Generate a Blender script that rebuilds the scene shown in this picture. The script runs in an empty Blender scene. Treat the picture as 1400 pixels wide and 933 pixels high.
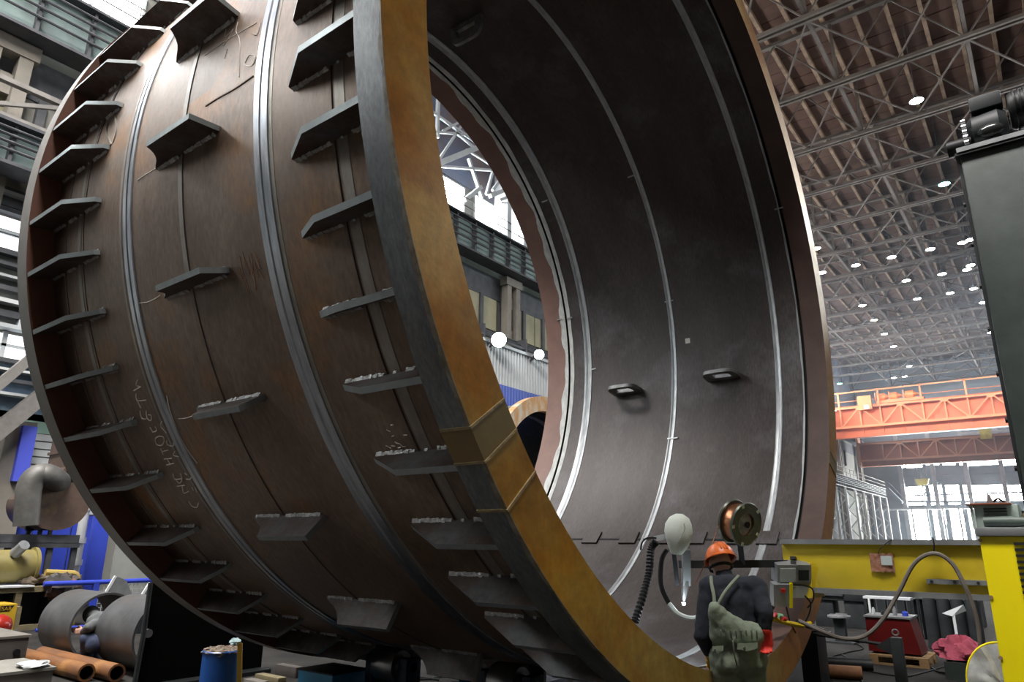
import bpy, bmesh, math, random
from mathutils import Vector, Matrix
# tuned light levels
WORLD = 0.003; EXPO = -0.75; P_ROOF = 48000; P_RIGHT = 20000; P_WIN = 66.0; P_END = 150.0; P_FAR = 3200; P_FLOOD = 60.0; HAZE = 0.0022; P_ARC = 8.0
random.seed(7)
sc = bpy.context.scene
PI = math.pi

# ------------------------------------------------------------------ camera
CR = Vector((0.7940, 0.6078, 0.0075)); CU = Vector((0.1640, -0.2262, 0.9602)); CF = Vector((-0.5853, 0.7612, 0.2791))
CF.normalize(); CR = (CR - CF * CR.dot(CF)).normalized(); CU = CR.cross(CF)
EYE = Vector((0, 0, 1.70)); FPX = 949.9
cd = bpy.data.cameras.new('camera'); cam = bpy.data.objects.new('camera', cd); sc.collection.objects.link(cam)
cd.sensor_width = 36; cd.lens = FPX / 1400 * 36; cd.clip_end = 500; cd.clip_start = 0.05
cam.matrix_world = Matrix(((CR.x, CU.x, -CF.x, EYE.x), (CR.y, CU.y, -CF.y, EYE.y), (CR.z, CU.z, -CF.z, EYE.z), (0, 0, 0, 1)))
sc.camera = cam

# ------------------------------------------------------------------ world, light, exposure
wd = bpy.data.worlds.new('world'); sc.world = wd; wd.use_nodes = True
wbg = wd.node_tree.nodes['Background']; wbg.inputs[0].default_value = (0.72, 0.83, 1.0, 1); wbg.inputs[1].default_value = WORLD
vs = sc.view_settings; vs.view_transform = 'Standard'; vs.look = 'None'; vs.gamma = 1; vs.use_curve_mapping = False
vs.exposure = EXPO
sc.cycles.use_denoising = True
sc.cycles.max_bounces = 6; sc.cycles.diffuse_bounces = 3; sc.cycles.glossy_bounces = 3
sc.cycles.sample_clamp_indirect = 4.0
def area_light(name, loc, target, sx, sy, power, col=(1, 1, 1)):
    ld = bpy.data.lights.new(name, 'AREA'); ld.shape = 'RECTANGLE'; ld.size = sx; ld.size_y = sy; ld.energy = power; ld.color = col
    o = bpy.data.objects.new(name, ld); sc.collection.objects.link(o); o.location = loc
    o.rotation_euler = (Vector(target) - Vector(loc)).to_track_quat('-Z', 'Y').to_euler()
    return o
area_light('unseen_hall_light', (-8, -3.5, 29.6), (-8, -3.4, 0), 30, 5, P_ROOF, (1.0, 0.97, 0.93))  # rooflight over the near hall, out of view
area_light('unseen_hall_light', (13.5, 30, 21), (-6, 22, 6), 80, 3, P_RIGHT, (0.92, 0.97, 1.0))  # added area light standing for unseen windows in the right wall

area_light('unseen_hall_light', (-8, 70, 23.5), (-8, 100, 16), 28, 3, P_FAR, (0.95, 0.98, 1.0)).data.spread = math.radians(60)  # added light aimed at the far cranes to brighten them

# ------------------------------------------------------------------ pixel helpers (1400 x 933 frame)
def ray(px, py): return CR * ((px - 700) / FPX) - CU * ((py - 466.5) / FPX) + CF
def at(px, py, axis, val):
    i = 'xyz'.index(axis); d = ray(px, py); return EYE + d * ((val - EYE[i]) / d[i])

# ------------------------------------------------------------------ materials
MATS = {}
def nodes(m): return m.node_tree.nodes, m.node_tree.links
def mat(name, col, col2=None, rough=0.6, metal=0.0, scale=3.0, detail=6, lo=0.35, hi=0.65, bump=0.0, bscale=30.0, spec=0.5,
        stretch=(1, 1, 1), col3=None, scale3=0.8, lo3=0.55, hi3=0.7, cyl=False, rough2=None, fine=0.0, fscale=24.0, fstretch=None):
    if name in MATS: return MATS[name]
    m = bpy.data.materials.new(name); m.use_nodes = True; N, L = nodes(m); b = N['Principled BSDF']
    b.inputs['Roughness'].default_value = rough; b.inputs['Metallic'].default_value = metal; b.inputs['Specular IOR Level'].default_value = spec
    b.inputs['Base Color'].default_value = (*col, 1)
    if col2 is not None or bump:
        tc = N.new('ShaderNodeTexCoord'); src = tc.outputs['Object']
        if cyl:                                   # unroll about the x axis: x, angle * radius
            sp = N.new('ShaderNodeSeparateXYZ'); L.new(src, sp.inputs[0])
            zz = N.new('ShaderNodeMath'); zz.operation = 'SUBTRACT'; zz.inputs[1].default_value = cyl; L.new(sp.outputs[2], zz.inputs[0])
            an = N.new('ShaderNodeMath'); an.operation = 'ARCTAN2'; L.new(zz.outputs[0], an.inputs[0]); L.new(sp.outputs[1], an.inputs[1])
            mu = N.new('ShaderNodeMath'); mu.operation = 'MULTIPLY'; mu.inputs[1].default_value = 3.3; L.new(an.outputs[0], mu.inputs[0])
            cb = N.new('ShaderNodeCombineXYZ'); L.new(sp.outputs[0], cb.inputs[0]); L.new(mu.outputs[0], cb.inputs[1]); src = cb.outputs[0]
        mp = N.new('ShaderNodeMapping'); mp.inputs['Scale'].default_value = stretch; L.new(src, mp.inputs[0])
    if col2 is not None:
        nz = N.new('ShaderNodeTexNoise'); nz.inputs['Scale'].default_value = scale; nz.inputs['Detail'].default_value = detail; nz.inputs['Roughness'].default_value = 0.62
        L.new(mp.outputs[0], nz.inputs['Vector'])
        r = N.new('ShaderNodeValToRGB'); r.color_ramp.elements[0].position = lo; r.color_ramp.elements[1].position = hi
        r.color_ramp.elements[0].color = (*col, 1); r.color_ramp.elements[1].color = (*col2, 1); L.new(nz.outputs[0], r.inputs[0]); out = r.outputs[0]
        if rough2 is not None:
            mr = N.new('ShaderNodeMapRange'); mr.inputs['From Min'].default_value = lo; mr.inputs['From Max'].default_value = hi
            mr.inputs['To Min'].default_value = rough; mr.inputs['To Max'].default_value = rough2; L.new(nz.outputs[0], mr.inputs[0]); L.new(mr.outputs[0], b.inputs['Roughness'])
        if col3 is not None:
            n3 = N.new('ShaderNodeTexNoise'); n3.inputs['Scale'].default_value = scale3; n3.inputs['Detail'].default_value = 5; n3.inputs['Roughness'].default_value = 0.6
            L.new(src, n3.inputs['Vector'])
            mr = N.new('ShaderNodeMapRange'); mr.inputs['From Min'].default_value = lo3; mr.inputs['From Max'].default_value = hi3; L.new(n3.outputs[0], mr.inputs[0])
            mx = N.new('ShaderNodeMix'); mx.data_type = 'RGBA'; L.new(mr.outputs[0], mx.inputs[0]); L.new(out, mx.inputs[6]); mx.inputs[7].default_value = (*col3, 1); out = mx.outputs[2]
        if fine:                                  # fine grain, scratches and grinding marks
            fm = N.new('ShaderNodeMapping'); fm.inputs['Scale'].default_value = fstretch or stretch; L.new(src, fm.inputs[0])
            nf = N.new('ShaderNodeTexNoise'); nf.inputs['Scale'].default_value = fscale; nf.inputs['Detail'].default_value = 7; nf.inputs['Roughness'].default_value = 0.7; L.new(fm.outputs[0], nf.inputs['Vector'])
            fr_ = N.new('ShaderNodeMapRange'); fr_.inputs['From Min'].default_value = 0.3; fr_.inputs['From Max'].default_value = 0.7; fr_.inputs['To Min'].default_value = 1-fine; fr_.inputs['To Max'].default_value = 1+fine; L.new(nf.outputs[0], fr_.inputs[0])
            vm = N.new('ShaderNodeVectorMath'); vm.operation = 'SCALE'; L.new(out, vm.inputs[0]); L.new(fr_.outputs[0], vm.inputs['Scale']); out = vm.outputs[0]
        L.new(out, b.inputs['Base Color'])
    if bump:
        nb = N.new('ShaderNodeTexNoise'); nb.inputs['Scale'].default_value = bscale; nb.inputs['Detail'].default_value = 4; L.new(mp.outputs[0], nb.inputs['Vector'])
        bp = N.new('ShaderNodeBump'); bp.inputs['Strength'].default_value = bump; bp.inputs['Distance'].default_value = 0.02; L.new(nb.outputs[0], bp.inputs['Height']); L.new(bp.outputs[0], b.inputs['Normal'])
    MATS[name] = m; return m
def emit(name, col, strength):
    if name in MATS: return MATS[name]
    m = bpy.data.materials.new(name); m.use_nodes = True; b = nodes(m)[0]['Principled BSDF']
    b.inputs['Base Color'].default_value = (0.8, 0.8, 0.8, 1); b.inputs['Emission Color'].default_value = (*col, 1); b.inputs['Emission Strength'].default_value = strength
    MATS[name] = m; return m

# ------------------------------------------------------------------ mesh builder
class MB:
    def __init__(s): s.v = []; s.f = []; s.m = []; s.s = []
    def add(s, vs, fs, mi=0, sm=False):
        o = len(s.v); s.v += [tuple(v) for v in vs]
        for f in fs: s.f.append(tuple(i + o for i in f)); s.m.append(mi); s.s.append(sm)
        return s
    def box(s, x0, x1, y0, y1, z0, z1, mi=0):
        x0, x1 = min(x0, x1), max(x0, x1); y0, y1 = min(y0, y1), max(y0, y1); z0, z1 = min(z0, z1), max(z0, z1)
        return s.add([(x0,y0,z0),(x1,y0,z0),(x1,y1,z0),(x0,y1,z0),(x0,y0,z1),(x1,y0,z1),(x1,y1,z1),(x0,y1,z1)],
                     [(0,3,2,1),(4,5,6,7),(0,1,5,4),(1,2,6,5),(2,3,7,6),(3,0,4,7)], mi)
    def cbox(s, x0, x1, y0, y1, z0, z1, c=0.01, mi=0):          # box with chamfered edges
        x0, x1 = min(x0, x1), max(x0, x1); y0, y1 = min(y0, y1), max(y0, y1); z0, z1 = min(z0, z1), max(z0, z1)
        bm = bmesh.new(); bmesh.ops.create_cube(bm, size=1)
        for v in bm.verts: v.co = ((x0+x1)/2 + v.co.x*(x1-x0), (y0+y1)/2 + v.co.y*(y1-y0), (z0+z1)/2 + v.co.z*(z1-z0))
        bmesh.ops.bevel(bm, geom=bm.edges[:], offset=c, segments=2, affect='EDGES', profile=0.6)
        bm.verts.index_update(); s.add([v.co for v in bm.verts], [[v.index for v in f.verts] for f in bm.faces], mi); bm.free(); return s
    def bar(s, p, q, w=0.05, h=None, mi=0, up=(0, 0, 1)):
        p = Vector(p); q = Vector(q); d = (q - p).normalized(); h = h or w; up = Vector(up)
        if abs(d.dot(up)) > 0.98: up = Vector((0, 1, 0))
        a = d.cross(up).normalized() * w / 2; b = a.cross(d).normalized() * h / 2
        return s.add([p-a-b,p+a-b,p+a+b,p-a+b,q-a-b,q+a-b,q+a+b,q-a+b], [(0,3,2,1),(4,5,6,7),(0,1,5,4),(1,2,6,5),(2,3,7,6),(3,0,4,7)], mi)
    def cyl(s, p, q, r, r2=None, n=16, mi=0, caps=True):
        p = Vector(p); q = Vector(q); d = (q - p).normalized(); r2 = r if r2 is None else r2
        up = Vector((0, 0, 1)) if abs(d.z) < 0.95 else Vector((1, 0, 0)); a = d.cross(up).normalized(); b = a.cross(d)
        vs = []
        for c, rr in ((p, r), (q, r2)):
            for i in range(n): t = 2*PI*i/n; vs.append(c + a*(rr*math.cos(t)) + b*(rr*math.sin(t)))
        fs = [(i, i+n, (i+1) % n + n, (i+1) % n) for i in range(n)]; s.add(vs, fs, mi, True)
        if caps: s.add(vs, [tuple(range(n)), tuple(reversed(range(n, 2*n)))], mi)
        return s
    def lathe(s, prof, axis_p, axis_d, n=48, mi=0, sm=True, closed=False, mis=None, a0=0, a1=2*PI):
        """prof: (along, radius) pairs turned about the axis"""
        p = Vector(axis_p); d = Vector(axis_d).normalized(); up = Vector((0, 0, 1)) if abs(d.z) < 0.95 else Vector((1, 0, 0))
        a = d.cross(up).normalized(); b = a.cross(d); vs = []; k = len(prof); full = abs(a1 - a0 - 2*PI) < 1e-6; nn = n if full else n + 1
        for i in range(nn):
            t = a0 + (a1 - a0)*i/n; e = a*math.cos(t) + b*math.sin(t)
            for (x, r) in prof: vs.append(p + d*x + e*r)
        segs = k if closed else k - 1
        for j in range(segs):
            j2 = (j+1) % k
            s.add([], [], 0)
        o = len(s.v); s.v += [tuple(v) for v in vs]
        for i in range(n):
            i2 = (i+1) % nn
            for j in range(segs):
                j2 = (j+1) % k
                s.f.append((o+i*k+j, o+i*k+j2, o+i2*k+j2, o+i2*k+j)); s.m.append(mis[j] if mis else mi); s.s.append(sm)
        return s
    def prism(s, poly, n_dir, th, mi=0):
        """closed polygon (3-D points) extruded by th along n_dir, centred"""
        nd = Vector(n_dir).normalized() * th / 2; k = len(poly)
        vs = [Vector(p) - nd for p in poly] + [Vector(p) + nd for p in poly]
        fs = [tuple(reversed(range(k))), tuple(range(k, 2*k))] + [(i, (i+1) % k, (i+1) % k + k, i + k) for i in range(k)]
        return s.add(vs, fs, mi)
    def tube(s, pts, r, n=8, mi=0, caps=True):
        pts = [Vector(p) for p in pts]; rs = r if isinstance(r, (list, tuple)) else [r]*len(pts); vs = []; a = None
        for i, p in enumerate(pts):
            d = (pts[min(i+1, len(pts)-1)] - pts[max(i-1, 0)]).normalized()
            if a is None: a = d.orthogonal().normalized()
            a = (a - d*a.dot(d)).normalized(); b = d.cross(a)
            for j in range(n): t = 2*PI*j/n; vs.append(p + a*(rs[i]*math.cos(t)) + b*(rs[i]*math.sin(t)))
        fs = []
        for i in range(len(pts)-1):
            for j in range(n): fs.append((i*n+j, i*n+(j+1) % n, (i+1)*n+(j+1) % n, (i+1)*n+j))
        s.add(vs, fs, mi, True)
        if caps: s.add(vs, [tuple(reversed(range(n))), tuple(range((len(pts)-1)*n, len(pts)*n))], mi)
        return s
    def shift(s, d): d = Vector(d); s.v = [tuple(Vector(v) + d) for v in s.v]; return s
    def mesh(s, name, mats):
        me = bpy.data.meshes.new(name); me.from_pydata(s.v, [], s.f)
        for m in (mats if isinstance(mats, (list, tuple)) else [mats]): me.materials.append(m)
        me.polygons.foreach_set('material_index', s.m); me.polygons.foreach_set('use_smooth', s.s)
        bm = bmesh.new(); bm.from_mesh(me)
        if len(bm.faces) < 60000: bmesh.ops.recalc_face_normals(bm, faces=bm.faces)
        bm.to_mesh(me); bm.free(); me.update(); me.set_sharp_from_angle(angle=math.radians(35)); return me

def spline(pts, n=8):
    """Catmull-Rom through the points"""
    P = [Vector(p) for p in pts]; out = []
    for i in range(len(P)-1):
        a, b, c, d = P[max(i-1, 0)], P[i], P[i+1], P[min(i+2, len(P)-1)]
        for k in range(n):
            t = k/n; out.append(0.5*((2*b) + (c-a)*t + (2*a-5*b+4*c-d)*t*t + (3*b-a-3*c+d)*t**3))
    out.append(P[-1]); return out

# ------------------------------------------------------------------ objects
def link(o): sc.collection.objects.link(o); return o
def tag(o, label=None, cat=None, group=None, kind=None):
    if label: o['label'] = label
    if cat: o['category'] = cat
    if group: o['group'] = group
    if kind: o['kind'] = kind
    return o
def root(name, loc, label, cat, group=None, rz=0.0, kind=None):
    o = link(bpy.data.objects.new(name, None)); o.location = loc; o.rotation_euler = (0, 0, rz); o.empty_display_size = 0.2
    return tag(o, label, cat, group, kind)
def obj(name, mb, mats, parent=None, world=True):
    """mb in world coordinates when world (shifted to the parent's un-rotated origin), else already local"""
    if parent is not None and world: mb.shift(-wloc(parent))
    me = mb if isinstance(mb, bpy.types.Mesh) else mb.mesh(name, mats)
    o = link(bpy.data.objects.new(name, me)); o.parent = parent; return o
def wloc(o):
    l = Vector(o.location)
    while o.parent is not None: o = o.parent; l += Vector(o.location)
    return l
def thing(name, mb, mats, label, cat, group=None, origin=None):
    """one-mesh thing: origin moved to the middle of its base"""
    if origin is None:
        xs = [v[0] for v in mb.v]; ys = [v[1] for v in mb.v]; zs = [v[2] for v in mb.v]; origin = ((min(xs)+max(xs))/2, (min(ys)+max(ys))/2, min(zs))
    mb.shift(-Vector(origin)); o = obj(name, mb, mats); o.location = origin; return tag(o, label, cat, group)
def struct(name, mb, mats, parent=None):
    o = obj(name, mb, mats, parent)
    if parent is None: o['kind'] = 'structure'
    return o
def copy_tree(o, parent=None):
    c = link(o.copy()); c.parent = parent
    for ch in list(o.children): copy_tree(ch, c)
    return c
# ================================================================== THE HALL
WX = -24.0; HY1 = 125.0; HY0 = -45.0; HX1 = 14.5
m_floor = mat('floor_concrete', (0.016, 0.015, 0.014), (0.034, 0.031, 0.029), 0.85, spec=0.2, scale=1.3, bump=0.15, bscale=25, col3=(0.010, 0.010, 0.009), scale3=0.5)
m_deck = mat('roof_deck', (0.06, 0.024, 0.014), (0.095, 0.043, 0.025), 0.85, scale=0.5, detail=8, col3=(0.05, 0.026, 0.018), scale3=0.12)
m_purlin = mat('purlin_steel', (0.34, 0.23, 0.15), (0.15, 0.09, 0.055), 0.7, scale=1.0, detail=8)
m_truss = mat('truss_steel', (0.15, 0.12, 0.10), (0.085, 0.066, 0.056), 0.6, scale=0.8, metal=0.2)
m_rooftie = mat('tie_steel', (0.15, 0.12, 0.10), (0.085, 0.066, 0.056), 0.6, scale=0.7, metal=0.2)
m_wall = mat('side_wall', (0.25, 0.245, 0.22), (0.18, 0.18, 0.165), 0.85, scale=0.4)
m_endwall = mat('end_wall', (0.34, 0.40, 0.46), (0.28, 0.33, 0.38), 0.85, scale=0.3)
m_beige = mat('beige_panel', (0.45, 0.42, 0.28), (0.30, 0.29, 0.2), 0.8, scale=0.6)
m_teal = mat('girder_paint', (0.27, 0.36, 0.34), (0.19, 0.26, 0.26), 0.6, scale=0.5, col3=(0.14, 0.16, 0.16), scale3=0.3)
m_darksteel = mat('dark_steel', (0.05, 0.055, 0.065), (0.09, 0.09, 0.10), 0.6, scale=2.0)
m_white = mat('white_cladding', (0.70, 0.72, 0.72), (0.58, 0.60, 0.61), 0.6, scale=0.4)
m_blue = mat('blue_paint', (0.035, 0.07, 0.55), (0.025, 0.05, 0.42), 0.5, scale=1.0)
m_bluewall = mat('blue_cladding', (0.10, 0.17, 0.62), (0.08, 0.14, 0.5), 0.5, scale=1.0)
m_pane = emit('daylight_pane', (0.93, 0.98, 1.0), P_WIN)
m_panend = emit('end_daylight_pane', (0.93, 0.98, 1.0), P_END)
m_pale = mat('pale_column', (0.30, 0.27, 0.23), (0.20, 0.185, 0.16), 0.7, scale=0.7)
m_palegrey = mat('pale_grey_paint', (0.55, 0.58, 0.60), (0.42, 0.45, 0.47), 0.6, scale=0.8)

struct('floor', MB().box(WX-0.3, HX1, HY0, HY1+0.3, -0.3, 0), m_floor)

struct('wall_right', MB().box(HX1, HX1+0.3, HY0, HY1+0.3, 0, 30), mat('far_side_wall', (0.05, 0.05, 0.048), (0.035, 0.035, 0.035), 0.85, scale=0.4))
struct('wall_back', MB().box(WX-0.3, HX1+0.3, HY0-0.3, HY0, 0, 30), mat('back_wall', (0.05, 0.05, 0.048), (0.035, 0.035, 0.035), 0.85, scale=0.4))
# ---- roof: deck panels on purlins, carried by trusses
ceil = obj('ceiling', MB().box(WX-0.3, HX1, HY0, HY1+0.3, 30.05, 30.25), m_deck); ceil['kind'] = 'structure'
deck = MB(); rd = random.Random(3)
for i in range(25):
    for j in range(92):
        x0 = WX + i*1.5; y0 = 14 + j*1.2; dz = rd.uniform(0, 0.04)
        deck.box(x0+0.02, x0+1.48, y0+0.025, y0+1.175, 29.93-dz, 30.04)
o = obj('roof_panels', deck, m_deck, ceil); o['kind'] = 'stuff'
pm = MB().box(-0.10, 0.10, 14, HY1, -0.14, 0.14).mesh('purlin', m_purlin)
for i in range(25):
    o = obj('purlin', pm, None, ceil, world=False); o.location = (WX + i*1.5, 0, 29.76)

TZ0, TZ1 = 25.6, 29.5                         # bottom and top chord of the roof trusses
TX = [WX + 0.6 + 5.9*i for i in range(7)]     # node positions across the hall
def make_truss(y):
    t = root('roof_truss', (WX, y, 0), '', 'truss', 'roof trusses across the hall')
    x1 = TX[-1]
    b = MB()
    for dy in (-0.16, 0.16): b.box(TX[0], x1, y+dy-0.075, y+dy+0.075, TZ0-0.09, TZ0+0.09)
    obj('bottom_chord', b, m_truss, t)
    obj('top_chord', MB().box(TX[0], x1, y-0.14, y+0.14, TZ1-0.1, TZ1+0.1), m_truss, t)
    for i, x in enumerate(TX):
        obj('post', MB().bar((x, y, TZ0), (x, y, TZ1), 0.16), m_truss, t)
        if i < len(TX)-1:
            xm = (x + TX[i+1])/2
            obj('diagonal', MB().bar((x, y, TZ0), (xm, y, TZ1), 0.08), m_truss, t)
            obj('diagonal', MB().bar((xm, y, TZ1), (TX[i+1], y, TZ0), 0.08), m_truss, t)
    return t
t0 = make_truss(18.0); trusses = [t0]
for k in range(1, 18):
    t = copy_tree(t0); t.location.y = 18.0 + 6*k; trusses.append(t)
for t in trusses: t['label'] = 'steel lattice roof truss spanning under the brown roof deck'
# ties along the hall between the trusses and diagonal bracing in the plane of the bottom chords
for i, x in enumerate(TX[1:-1]):
    tag(thing('roof_tie', MB().box(x-0.09, x+0.09, 18, 120, TZ0+0.10, TZ0+0.26), m_rooftie, 'long steel tie running along the hall on the truss bottom chords', 'roof tie', 'long roof ties'))
bn = 0
for k in range(17):
    y = 18 + 6*k
    for i in range(1, 5):
        x0, x1 = TX[i], TX[i+1]; xm = (x0+x1)/2
        for a, b_ in ((x0, xm), (x1, xm)):
            thing('roof_brace', MB().bar((a, y+0.2, TZ0+0.05), (b_, y+5.8, TZ0+0.05), 0.075), m_rooftie, 'thin diagonal steel brace between two roof trusses', 'brace', 'diagonal roof braces')

# ---- high bay lamps hung just under the bottom chords
m_lampoff = mat('lamp_housing', (0.12, 0.12, 0.13), rough=0.4, metal=0.5)
def lamp_mesh(m_l):
    h = MB().lathe([(0.0, 0.03), (0.0, 0.1), (0.18, 0.14), (0.34, 0.34), (0.36, 0.36), (0.30, 0.33)], (0, 0, 0.42), (0, 0, -1), n=20)
    h.cyl((0, 0, 0.4), (0, 0, 0.75), 0.02, n=6)
    l = MB().lathe([(0.06, 0.0001), (0.05, 0.2), (0.0, 0.33)], (0, 0, 0.07), (0, 0, -1), n=20)
    return h.mesh('lamp_housing', m_lampoff), l.mesh('lamp_lens', m_l)
LM = {'w': lamp_mesh(emit('lamp_white', (0.95, 1.0, 0.98), 45)), 'y': lamp_mesh(emit('lamp_warm', (1.0, 0.85, 0.5), 40)), 'g': lamp_mesh(emit('lamp_green', (0.3, 1.0, 0.8), 40))}
LAMPS = [(1253,138,'w'),(1291,252,'g'),(1116,340,'y'),(1124,373,'w'),(1170,363,'w'),(1219,352,'w'),(1272,341,'w'),(1316,332,'w'),(1327,328,'w'),(1239,384,'w'),(1288,375,'w'),(1322,369,'w'),(1327,363,'w'),(1179,418,'w'),(1254,409,'w'),(1299,401,'w'),(1331,395,'w'),(1195,438,'y'),(1344,414,'w'),(1209,457,'w'),(1355,455,'w'),(1222,474,'w'),(1148,525,'g'),(1243,501,'w'),(1237,515,'w'),(1222,517,'w'),(1234,529,'w'),(1249,527,'w')]
LLAB = {'w': 'white high bay lamp hanging from a roof truss', 'y': 'warm yellow high bay lamp hanging from a roof truss', 'g': 'green tinted high bay lamp hanging from a roof truss'}
for (px, py, k) in LAMPS:
    p = at(px, py, 'z', 24.75)
    if p.y > 121: p = at(px, py, 'y', 119.0)
    r = root('high_bay_lamp', p - Vector((0, 0, 0.07)), LLAB[k], 'lamp', LLAB[k].replace('lamp', 'lamps'))
    h = obj('housing', LM[k][0], None, r, False); l = obj('lens', LM[k][1], None, r, False)
    obj('rod', MB().cyl((0, 0, 0.7), (0, 0, 29.965-p.z), 0.02, n=6), m_lampoff, r, False)

# ---- end wall with daylight windows
wend = struct('wall_end', MB().box(WX-0.3, HX1, HY1, HY1+0.3, 0, 30), m_endwall)
EY = HY1 - 0.05; S1 = 5.185
def ex(cx, cy): return 1130 + cx/S1, 600 + cy/S1
WINS = []
for (a, b_) in ((520,551),(565,675),(705,737),(748,792),(822,908),(942,980),(986,1230),(1238,1362)): WINS.append((a, b_, 155 if a < 700 else 140, 205 if a < 700 else 188))
for (a, b_) in ((548,705),(735,772),(785,822),(850,945),(975,1018),(1025,1280),(1286,1400)): WINS.append((a, b_, 343 if a < 700 else 330, 440))
for (a, b_) in ((560,705),(745,780),(795,830),(868,950),(990,1022)): WINS.append((a, b_, 457, 471))
for (a, b_) in ((575,722),(757,795),(806,845),(880,970),(1008,1050),(1070,1290)): WINS.append((a, b_, 494, 609))
for (a, b_) in ((588,735),(775,808),(820,856),(898,990),(1030,1060)): WINS.append((a, b_, 616, 740))
wfr = m_palegrey
for n, (a, b_, c, d) in enumerate(WINS):
    p = at(*ex(a, (c+d)/2), 'y', EY); q = at(*ex(b_, (c+d)/2), 'y', EY); tp = at(*ex((a+b_)/2, c), 'y', EY); bt = at(*ex((a+b_)/2, d), 'y', EY)
    w = obj('window_%d' % (n+1), MB().box(p.x, q.x, EY-0.02, EY+0.03, bt.z, tp.z), m_panend); w['kind'] = 'structure'
    fr = MB()
    for (x0, x1, z0, z1) in ((p.x-0.12, p.x, bt.z-0.1, tp.z+0.1), (q.x, q.x+0.12, bt.z-0.1, tp.z+0.1), (p.x, q.x, bt.z-0.12, bt.z), (p.x, q.x, tp.z, tp.z+0.12)): fr.box(x0, x1, EY-0.12, EY+0.04, z0, z1)
    obj('window_frame', fr, wfr, w)
NW = len(WINS)
for (cx, cy) in ((540, 340), (765, 300), (1003, 300), (1258, 300)):
    p = at(*ex(cx, cy), 'y', EY-0.3)
    struct('trim_%d' % cx, MB().box(p.x-0.3, p.x+0.3, EY-0.6, EY, 0, 24), m_palegrey)
for zc in (7.6, 9.2, 12.2, 15.2):
    struct('trim_%d' % (2000+int(zc*10)), MB().box(WX, HX1, EY-0.25, EY-0.08, zc-0.12, zc+0.12), m_endwall)

# ---- side wall behind the big ring
wl = struct('wall_left', MB().box(WX-0.3, WX, HY0, HY1, 0, 30), m_wall)
def strip(name, z0, z1, y0, y1, m, d=0.06, parent=wl): return obj(name, MB().box(WX, WX+d, y0, y1, z0, z1), m, parent)
strip('shade_band', 15.2, 16.6, HY0, HY1, m_darksteel)  # dark strip paints in the shade below the runway girder
strip('upper_wall_band', 21.3, 30, HY0, HY1, mat('upper_wall', (0.14, 0.18, 0.27), (0.16, 0.12, 0.12), 0.8, scale=0.35))
for k in range(9):                                           # beige panels between the columns
    for j in range(4):
        y0 = -5.4 + 12*k + 2.75*j
        strip('beige_panel', 13.3, 15.15, y0+0.05, y0+2.7, m_beige, 0.12)
for j in range(60): strip('dark_pilaster', 13.0, 15.2, -6+2.0*j, -5.75+2.0*j, m_darksteel, 0.25)
strip('wall_band', 11.4, 12.0, HY0, 24, m_darksteel, 0.2)
strip('wall_band', 7.7, 9.9, HY0, 24, mat('mottled_band', (0.10, 0.12, 0.12), (0.3, 0.32, 0.28), 0.8, scale=0.9, stretch=(1, 0.3, 1)))
strip('wall_band', 5.1, 6.75, HY0, 24, mat('blue_grey_band', (0.09, 0.12, 0.26), (0.2, 0.3, 0.36), 0.7, scale=0.5))
strip('green_band', 4.75, 5.3, HY0, 24, mat('green_band', (0.30, 0.46, 0.38), rough=0.7))
# upper daylight windows, each bay its own window
wn = NW
for k in range(25):
    y0 = -39.0 + 6*k + 0.45; wn += 1
    w = obj('window_%d' % wn, MB().box(WX-0.02, WX+0.05, y0, y0+5.1, 18.75, 21.1), m_pane); w['kind'] = 'structure'
    fr = MB()
    for z in (18.75, 19.5, 20.3, 21.1): fr.box(WX, WX+0.12, y0-0.05, y0+5.15, z-0.04, z+0.04)
    for y in (0, 1.7, 3.4, 5.1): fr.box(WX, WX+0.12, y0+y-0.04, y0+y+0.04, 18.7, 21.15)
    obj('window_frame', fr, m_palegrey, w)
for (z0, z1) in ((10.05, 11.1), (6.85, 7.55)):
    for k in range(5):
        y0 = -9 + 6*k + 0.2; wn += 1
        w = obj('window_%d' % wn, MB().box(WX-0.02, WX+0.05, y0, y0+5.5, z0, z1), emit('low_daylight_pane', (0.93, 0.98, 1.0), 3.0)); w['kind'] = 'structure'
        fr = MB()
        for y in range(6): fr.box(WX, WX+0.14, y0+1.1*y-0.06, y0+1.1*y+0.06, z0-0.05, z1+0.05)
        fr.box(WX, WX+0.14, y0, y0+5.5, (z0+z1)/2-0.04, (z0+z1)/2+0.04)
        obj('window_frame', fr, m_palegrey, w)
# louvred pale cladding low on the wall
for k in range(5): strip('cladding_board', 3.62+0.23*k, 3.62+0.23*k+0.19, HY0, 12.5, m_white, 0.07)
strip('grey_board', 2.45, 3.6, HY0, 12.5, m_palegrey, 0.05)
for j in range(6): strip('blue_panel', 0.0, 2.4, 4.0+1.05*j, 4.0+1.05*j+1.0, m_blue, 0.08)
strip('low_grey_wall', 0.0, 3.6, 10.6, 24, mat('block_wall', (0.36, 0.37, 0.35), (0.28, 0.29, 0.28), 0.9, scale=0.8), 0.05)
for (z, h_, d_, m__) in ((9.95, 0.16, 0.35, m_darksteel), (9.55, 0.10, 0.45, m_darksteel), (9.2, 0.08, 0.4, m_palegrey), (8.85, 0.14, 0.35, m_darksteel), (8.45, 0.12, 0.45, m_white), (8.1, 0.2, 0.3, m_darksteel), (7.72, 0.12, 0.4, m_palegrey), (6.72, 0.12, 0.35, m_darksteel), (6.45, 0.07, 0.4, m_white), (6.15, 0.10, 0.35, m_darksteel), (5.75, 0.08, 0.4, m_palegrey), (11.25, 0.14, 0.35, m_darksteel), (11.75, 0.10, 0.45, m_palegrey), (10.6, 0.05, 0.3, m_palegrey)):
    strip('girt', z-h_/2, z+h_/2, HY0, 24, m__, d_)
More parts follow.
